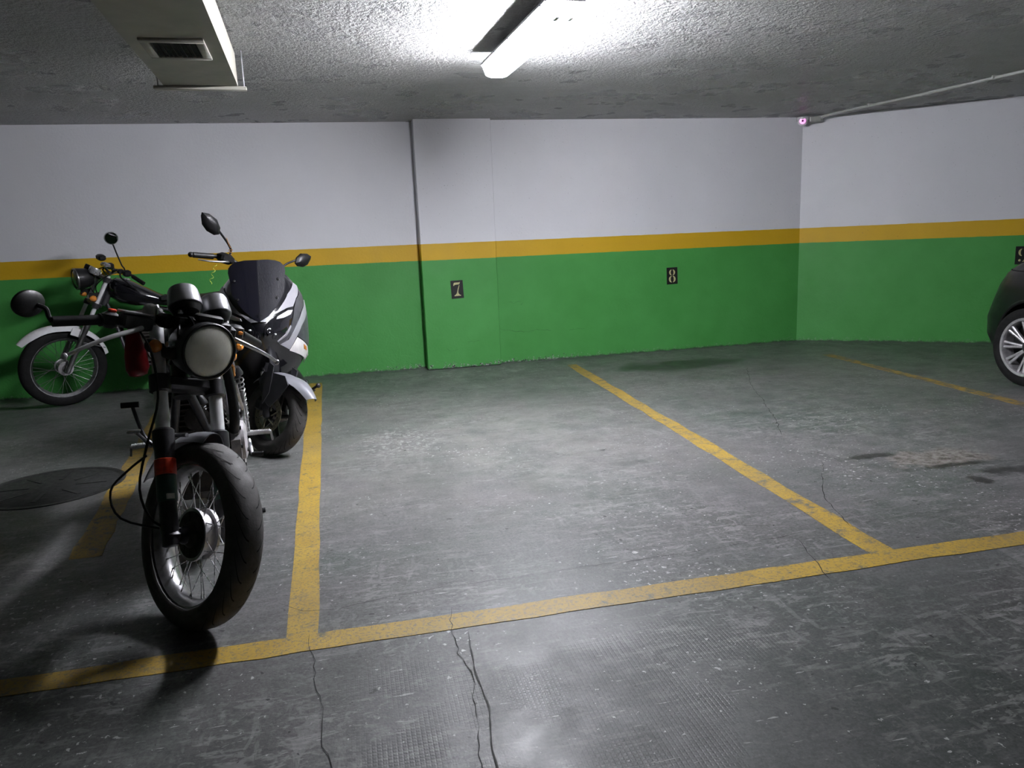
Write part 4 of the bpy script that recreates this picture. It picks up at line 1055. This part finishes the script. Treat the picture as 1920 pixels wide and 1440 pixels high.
# ------------------------------------------------------------------ trail bike against the back wall
def trail_bike():
    head, steer, rake, r = radians(-75), radians(21), .482, .345
    root = empty('motorcycle', (-2.475, 7.053, 0), head - pi / 2)
    tag(root, 'black trail motorcycle with white front mudguard standing against the wall', 'motorcycle', 'parked two wheelers')
    ax, T = steer_fn(rake, r, steer); A = Vector((0, 0, r))
    leg = lambda t, s=0: A + ax * t + Vector((0, s * .105, 0))
    spoked_wheel(root, 'front_wheel', A, r, .270, .085, .055, .065, .10, T, K_STEEL, K_ALU, 36, .0018, .12, drum=(1, .060, K_ALU), rubber=K_RUBBER_DARK, spk=K_SPOKE)
    for s in (-1, 1):
        sl = MB(T).lathe(leg(-.03, s), ax, [(0, .018), (.01, .024), (.05, .022), (.40, .0235), (.42, .027), (.45, .027), (.455, .02)], 16).build('fork_slider', K_STEEL, root)
        MB(T).cyl(leg(.40, s), leg(.88, s), .017, n=14).build('fork_tube', K_TUBE, root)
    def yoke(t, name):
        b = MB(T).rbox(leg(t) + Vector((-.02, 0, 0)), (.07, .20, .035), .01, Matrix.Rotation(-rake, 3, 'Y'))
        for s in (-1, 1): b.lathe(leg(t, s) - ax * .022, ax, [(0, .028), (.045, .028)], 14)
        return b.build(name, K_SATIN, root)
    yoke(.60, 'lower_yoke'); yoke(.84, 'upper_yoke')
    MB(T).cyl(leg(.6) + Vector((-.055, 0, 0)), leg(.84) + Vector((-.055, 0, 0)), .028).build('steering_stem', K_SATIN, root)
    fd = shell(A, lambda t: .415 - .040 * min(1, t * 2.5), .072, 38, 168, 26, T, .55, .003, lambda t: min(1, .5 + t * 4) * min(1, .5 + (1 - t) * 5)).build('front_mudguard', K_WHITE, root)
    for s in (-1, 1):
        MB(T).rbox(leg(.34, s) + Vector((.045, -s * .026, .01)), (.09, .008, .07), .003, Matrix.Rotation(-rake, 3, 'Y')).build('mudguard_bracket', K_WHITE, fd)
        MB(T).tube([leg(.26, s) + Vector((0, -s * .02, 0)), A + Vector((-.33, s * .055, .14))], .005, 6, 1).build('mudguard_stay', K_STEEL, fd)
    hc = Vector((-.205, 0, 1.10))
    hb = MB(T).lathe(hc, (1, 0, -.05), [(-.11, .03), (-.10, .06), (-.06, .082), (.0, .090), (.02, .091), (.026, .086)], 32).build('headlight', K_BLACK, root)
    MB(T).lathe(hc + Vector((.022, 0, 0)), (1, 0, -.05), [(0, .091), (.008, .092), (.014, .087), (.014, .081), (0, .081)], 32, closed=True).build('headlight_rim', K_SPOKE, hb)
    MB(T).lathe(hc + Vector((.024, 0, 0)), (1, 0, -.05), [(0, .081), (.012, .06), (.018, .03), (.02, .001)], 32).build('headlight_lens', K_LENS_DULL, hb)
    for s in (-1, 1):
        p = leg(.70, s)
        bt = MB(T).rbox(p + Vector((.045, -s * .0, 0)), (.09, .010, .05), .004).build('headlight_bracket', K_BLACK, hb)
        q = Vector((-.275, s * .11, .945))
        st = MB(T).cyl(leg(.66, s), q, .007).build('indicator', K_BLACK, root)
        bullet(q + Vector((-.01, s * .01, 0)), (1, 0, 0), .055, .027, T).build('indicator_lens', K_AMBER, st)
    gd = Vector((-.5, 0, .86)).normalized()
    for s in (-1, 1):
        gc = Vector((-.30, s * .055, 1.14))
        g = MB(T).lathe(gc, gd, [(0, .02), (.002, .038), (.012, .046), (.050, .048), (.060, .046), (.062, .040)], 28).build('gauge', K_BLACK if s < 0 else K_CHROME, root)
        MB(T).lathe(gc + gd * .056, gd, [(0, .042), (.0065, .041)], 24).build('gauge_face', K_BLKGLASS, g)
    # handlebar
    for s in (-1, 1):
        MB(T).tube([(-.46, 0, 1.13), (-.455, s * .06, 1.14), (-.46, s * .12, 1.175), (-.53, s * .20, 1.155), (-.60, s * .335, 1.085)], .011, 10).build('handlebar', K_SATIN, root)
        MB(T).tube([(-.555, s * .245, 1.130), (-.605, s * .342, 1.080)], .0175, 14, 1).build('grip', K_BLACK, root)
        MB(T).rbox((-.525, s * .20, 1.152), (.06, .055, .055), .012).build('switch_box', K_BLACK, root)
        MB(T).rbox((-.490, s * .155, 1.165), (.05, .05, .04), .010).build('lever_perch', K_BLACK, root)
        MB(T).tube([(-.48, s * .17, 1.15), (-.47, s * .22, 1.12), (-.52, s * .30, 1.06), (-.55, s * .325, 1.02)], [.007, .007, .006, .005], 8).build('lever', K_BLACK, root)
        MB(T).tube([(-.48, s * .15, 1.16), (-.38, s * .14, 1.13), (-.30, s * .09, 1.04), (-.34, s * .03, .92)], .005, 8).build('cable', K_BLACK, root)
    MB(T).rbox((-.44, -.14, 1.245), (.06, .09, .05), .012).build('brake_reservoir', K_BLACK, root)
    MB(T).rbox((-.445, -.06, 1.19), (.05, .12, .04), .012).build('bar_clamp', K_CHROME, root)
    st = MB(T).tube([(-.515, .195, 1.165), (-.508, .196, 1.20), (-.495, .186, 1.225), (-.47, .165, 1.33), (-.455, .150, 1.40)], .006, 8).build('mirror', K_BLACK, root)
    md = Vector((.10, .98, .05)).normalized()
    mc = Vector((-.45, .143, 1.452))
    MB(T).lathe(mc, -md, [(-.004, .050), (0, .056), (.006, .056), (.018, .045), (.026, .02), (.027, .001)], 26).build('mirror_head', K_GAUGE, st)
    MB(T).lathe(mc, md, [(.003, .050), (.0055, .050)], 26).build('mirror_glass', K_MIRROR, st)
    # frame, tank, seat, tail
    MB().cyl((-.37, 0, .85), (-.45, 0, 1.02), .03).build('steering_head', K_SATIN, root)
    for s in (-1, 1):
        MB().tube([(-.40, s * .02, .86), (-.46, s * .06, .62), (-.54, s * .10, .36), (-.80, s * .12, .30), (-1.02, s * .12, .40), (-1.02, s * .12, .70)], .014, 10).build('frame_tube', K_SATIN, root)
        MB().tube([(-.44, s * .03, .98), (-.75, s * .10, .82), (-1.05, s * .12, .76), (-1.50, s * .10, .82)], .013, 10).build('frame_tube', K_SATIN, root)
        MB().tube([(-1.0, s * .11, .42), (-1.36, s * .11, .34)], .018, 10, 1).build('swingarm', K_SATIN, root)
        spring_shock(root, (-1.32, s * .14, .38), (-1.18, s * .13, .76))
    def body(name, secs, m, ang=60):
        rings = []
        for x, hw, zb, zt in secs:
            rings.append([Vector((x, hw * cos(2 * pi * k / 20), (zb + zt) / 2 + (zt - zb) / 2 * sin(2 * pi * k / 20))) for k in range(20)])
        return MB().loft(rings).build(name, m, root, ang)
    tk = body('fuel_tank', [(-.43, .05, .92, 1.06), (-.50, .11, .86, 1.085), (-.62, .135, .83, 1.05), (-.76, .125, .82, .97), (-.88, .09, .82, .90)], K_GLOSS)
    MB().lathe((-.58, 0, 1.062), (-.2, 0, 1), [(0, .03), (.01, .03), (.014, .02)], 16).build('filler_cap', K_CHROME, tk)
    body('seat', [(-.80, .08, .82, .90), (-.95, .12, .80, .895), (-1.20, .125, .80, .90), (-1.42, .11, .82, .92), (-1.52, .07, .85, .92)], K_SEAT)
    for s in (-1, 1):
        MB().rbox((-1.08, s * .13, .70), (.22, .02, .16), .02).build('side_panel', K_YELLOW if s > 0 else K_GLOSS, root)
        MB().rbox((-.86, s * .115, .885), (.07, .03, .05), .01).build('strap_buckle', K_BLACK, root)
    body('tail', [(-1.46, .09, .78, .86), (-1.58, .07, .80, .86), (-1.64, .04, .81, .85)], K_BLACK)
    MB().lathe((-1.63, 0, .79), (-1, 0, 0), [(0, .035), (.02, .034), (.026, .02)], 16).build('tail_lamp', K_TAIL, root)
    MB().rbox((-.72, 0, .42), (.34, .24, .24), .04).build('crankcase', K_BROWN, root)
    cy = MB()
    for k in range(7): cy.rbox((-.64 + k * .004, 0, .56 + k * .026), (.17, .17, .010), .004)
    cy.rbox((-.63, 0, .64), (.13, .13, .20), .01)
    cy.build('cylinder', K_BROWN, root)
    MB().rbox((-.61, 0, .755), (.16, .16, .06), .02).build('cylinder_head', K_BROWN, root)
    MB().lathe((-.76, .115, .43), (0, 1, 0), [(0, .10), (.025, .095), (.035, .06), (.036, .01)], 26).build('engine_cover', K_ALU, root)
    MB().tube([(-.54, -.03, .72), (-.48, -.08, .66), (-.52, -.14, .50), (-.75, -.17, .44), (-1.0, -.17, .55)], .02, 12).build('exhaust_pipe', K_BROWN, root)
    MB().lathe((-.98, -.175, .54), (-1, 0, .28), [(0, .022), (.05, .045), (.42, .048), (.46, .03)], 18).build('silencer', K_SATIN, root)
    for s in (-1, 1):
        pg = MB().cyl((-.85, s * .13, .33), (-.85, s * .24, .325), .013).build('footrest', K_STEEL, root)
    MB().tube([(-.84, .15, .31), (-.80, .24, .14), (-.78, .28, .014)], .011, 8).build('side_stand', K_SATIN, root)
    spoked_wheel(root, 'rear_wheel', (-1.36, 0, .325), .325, .240, .105, .06, .065, .10, None, K_STEEL, K_ALU, 36, .0018, .14, groove=False, rubber=K_RUBBER_DARK, spk=K_SPOKE)
    shell((-1.36, 0, .325), .40, .07, 60, 150, 14, None, .45).build('rear_mudguard', K_WHITE, root)
trail_bike()

# ------------------------------------------------------------------ parked car (local: +x towards its nose, +y its left side, origin on the ground at mid wheelbase)
def car():
    root = empty('car', (5.75, 3.45, 0), pi / 2)
    tag(root, 'black compact car with multi spoke alloy wheels at the right edge', 'car')
    N = 96
    def lerp(tab, z):
        if z <= tab[0][0]: return tab[0][1:]
        for a, b in zip(tab, tab[1:]):
            if z <= b[0]:
                t = (z - a[0]) / (b[0] - a[0]); return tuple(p + (q - p) * t for p, q in zip(a[1:], b[1:]))
        return tab[-1][1:]
    LOW = [(.17, 1.74, 1.68, .745), (.22, 1.80, 1.73, .775), (.34, 1.86, 1.76, .800), (.48, 1.86, 1.77, .812), (.63, 1.80, 1.75, .815), (.74, 1.76, 1.74, .805), (.84, 1.70, 1.72, .785), (.905, 1.62, 1.70, .755), (.945, 1.52, 1.68, .715), (.985, 1.36, 1.66, .665), (1.01, 1.10, 1.64, .62)]
    UP = [(.95, .98, 1.66, .690), (1.0, .90, 1.65, .675), (1.15, .66, 1.60, .640), (1.30, .42, 1.50, .600), (1.40, .24, 1.40, .560), (1.455, .05, 1.22, .490), (1.485, -.2, .95, .36)]
    def pt(tab, a, z, n=4.0):
        lf, lr, wd = lerp(tab, z); c, s = cos(a), sin(a); e = 2 / n
        x = (lf if c >= 0 else lr) * abs(c) ** e * (1 if c >= 0 else -1)
        return Vector((x, wd * abs(s) ** e * (1 if s >= 0 else -1), z))
    # body with wheel openings
    zs = [.17 + (.985 - .17) * i / 44 for i in range(45)] + [1.01]
    vs, fs = [], []
    for z in zs:
        for k in range(N * 2): vs.append(pt(LOW, 2 * pi * k / (N * 2), z))
    M2 = N * 2
    for i in range(len(zs) - 1):
        for k in range(M2):
            f = (i * M2 + k, i * M2 + (k + 1) % M2, (i + 1) * M2 + (k + 1) % M2, (i + 1) * M2 + k)
            c = sum((vs[j] for j in f), Vector()) / 4
            if abs(c.y) > .5 and any((c.x - wx) ** 2 + (c.z - .30) ** 2 < .345 ** 2 for wx in (1.15, -1.15)): continue
            fs.append(f)
    fs.append(tuple((len(zs) - 1) * M2 + k for k in range(M2)))
    b = MB(); b.add(vs, fs); b.build('body', K_CARPAINT, root, 50)
    MB().box((0, 0, .20), (2.9, 1.2, .06)).build('underbody', K_BLACK, root)
    # bonnet shut line and sill trim
    path = [pt(LOW, radians(a), .862) + Vector((.001, 0, 0)) for a in range(-62, 63, 3)]
    MB().tube(path, .005, 6, 1).build('bonnet_gap', K_GROOVE, root)
    # cabin: glass shell, roof, pillars
    rows = [[pt(UP, 2 * pi * k / 72, z, 3.4) for k in range(73)] for z in (.95, 1.0, 1.08, 1.15, 1.22, 1.30, 1.36)]
    MB().grid(rows).build('windows', K_CARGLASS, root, 50)
    rows = [[pt(UP, 2 * pi * k / 72, z, 3.4) * 1.0 for k in range(72)] for z in (1.355, 1.40, 1.43, 1.455, 1.475, 1.485)]
    MB().loft(rows, True).build('roof', K_CARPAINT, root, 60)
    for s in (-1, 1):
        for deg, wd in ((38, .05), (88, .05), (140, .09)):
            pts = [pt(UP, s * radians(deg), z, 3.4) for z in (.96, 1.1, 1.22, 1.37)]
            MB().tube(pts, wd * .45, 8).build('pillar', K_CARPAINT, root)
        MB().rbox((.62, s * .80, 1.0), (.12, .14, .11), .03).build('door_mirror', K_CARPAINT, root)
        MB().rbox((-.35, s * .812, .78), (.16, .02, .03), .008).build('door_handle', K_CHROME, root)
        dg = MB()
        for xx in (.66, -.55): dg.tube([(xx, s * .804, .30), (xx, s * .820, .5), (xx, s * .818, .65), (xx + .02, s * .79, .86)], .004, 6)
        dg.build('door_gap', K_GROOVE, root)
        MB().rbox((0, s * .80, .225), (1.55, .03, .09), .012).build('sill', K_BLACK, root)
        p = pt(LOW, s * radians(9), .64) - Vector((.030, 0, 0))
        hl = MB().lathe(p - Vector((.03, 0, 0)), (1, s * .35, .25), [(0, .09), (.03, .085), (.042, .07), (.048, .04), (.05, .005)], 26).build('headlight', K_CLEAR, root)
        MB().lathe(p - Vector((.03, 0, 0)), (1, s * .35, .25), [(0, .092), (.034, .092), (.038, .085), (.0, .084)], 26, closed=True).build('headlight_ring', K_CHROME, hl)
        q = pt(LOW, s * radians(150), .72)
        MB().rbox(q, (.06, .12, .20), .02).build('tail_lamp', K_TAIL, root)
    MB().rbox((1.80, 0, .30), (.09, .60, .10), .02).build('lower_grille', K_BLACK, root)
    MB().rbox((1.862, 0, .44), (.02, .50, .11), .005).build('number_plate_holder', K_WHITE, root)
    MB().rbox((-1.78, 0, .55), (.03, .50, .11), .005).build('number_plate_holder', K_WHITE, root)
    # wheels
    def wheel(x, s):
        c = Vector((x, s * .715, .300))
        w = MB().lathe(c, (0, s, 0), [(-.095, .225), (-.095, .275), (-.075, .297), (-.03, .300), (.03, .300), (.070, .296), (.086, .275), (.086, .250), (.076, .222), (.0, .215)], 56, closed=True).build('wheel', K_RUBBER_DARK, root)
        MB().lathe(c, (0, s, 0), [(-.08, .222), (.062, .218), (.078, .226), (.083, .222), (.080, .206), (.060, .196), (-.08, .20)], 56, closed=True).build('rim', K_ALU, w)
        MB().lathe(c, (0, s, 0), [(-.02, .20), (-.015, .05), (-.01, .001)], 32).build('brake_drum', K_GROOVE, w)
        MB().lathe(c, (0, s, 0), [(.02, .06), (.052, .050), (.060, .034), (.062, .003)], 28).build('hub_cap', K_SATIN, w)
        for k in range(9):                      # paired blades, each pair joined near the hub
            a = 2 * pi * k / 9
            for d in (-.10, .11):
                a0, a1 = a + d * .15, a + d
                u0 = c + Vector((.045 * cos(a0), s * .048, .045 * sin(a0))); u1 = c + Vector((.207 * cos(a1), s * .066, .207 * sin(a1)))
                dr = (u1 - u0).normalized(); sd = dr.cross(Vector((0, s, 0))).normalized(); n = Vector((0, s, 0))
                rings = []
                for t, hw in ((0, .011), (.5, .0085), (1, .0105)):
                    q = u0.lerp(u1, t); rings.append([q + sd * hw - n * .018, q + sd * hw, q + n * .004, q - sd * hw, q - sd * hw - n * .018])
                MB().loft(rings).build('wheel_spoke', K_ALU, w, 20)
        # wheel arch liner and lip
        ring = []
        lip = [(c.x + .350 * cos(radians(t)), .300 + .350 * sin(radians(t))) for t in range(-14, 195, 6)]
        def side_y(x, z):
            lf, lr, wd = lerp(LOW, max(z, .17)); l = lf if x > 0 else lr; return wd * max(0, 1 - abs(x / l) ** 4) ** .25
        MB().tube([(px, s * (side_y(px, pz) - .004), pz) for px, pz in lip if pz > .17], .014, 8, 1).build('arch_lip', K_BLACK, root)
        rows = []
        for y in (.45, .60, .72, .79):
            rows.append([(c.x + .348 * cos(radians(t)), s * min(y, side_y(c.x + .348 * cos(radians(t)), .3 + .348 * sin(radians(t))) - .006), .300 + .348 * sin(radians(t))) for t in range(-18, 199, 6)])
        MB().grid(rows).build('arch_liner', K_BLACK, root)
        MB().lathe((c.x, s * .46, .30), (0, s, 0), [(0, .348), (.004, .348)], 40).build('arch_back', K_BLACK, root)
    for x in (1.15, -1.15):
        for s in (-1, 1): wheel(x, s)
car()
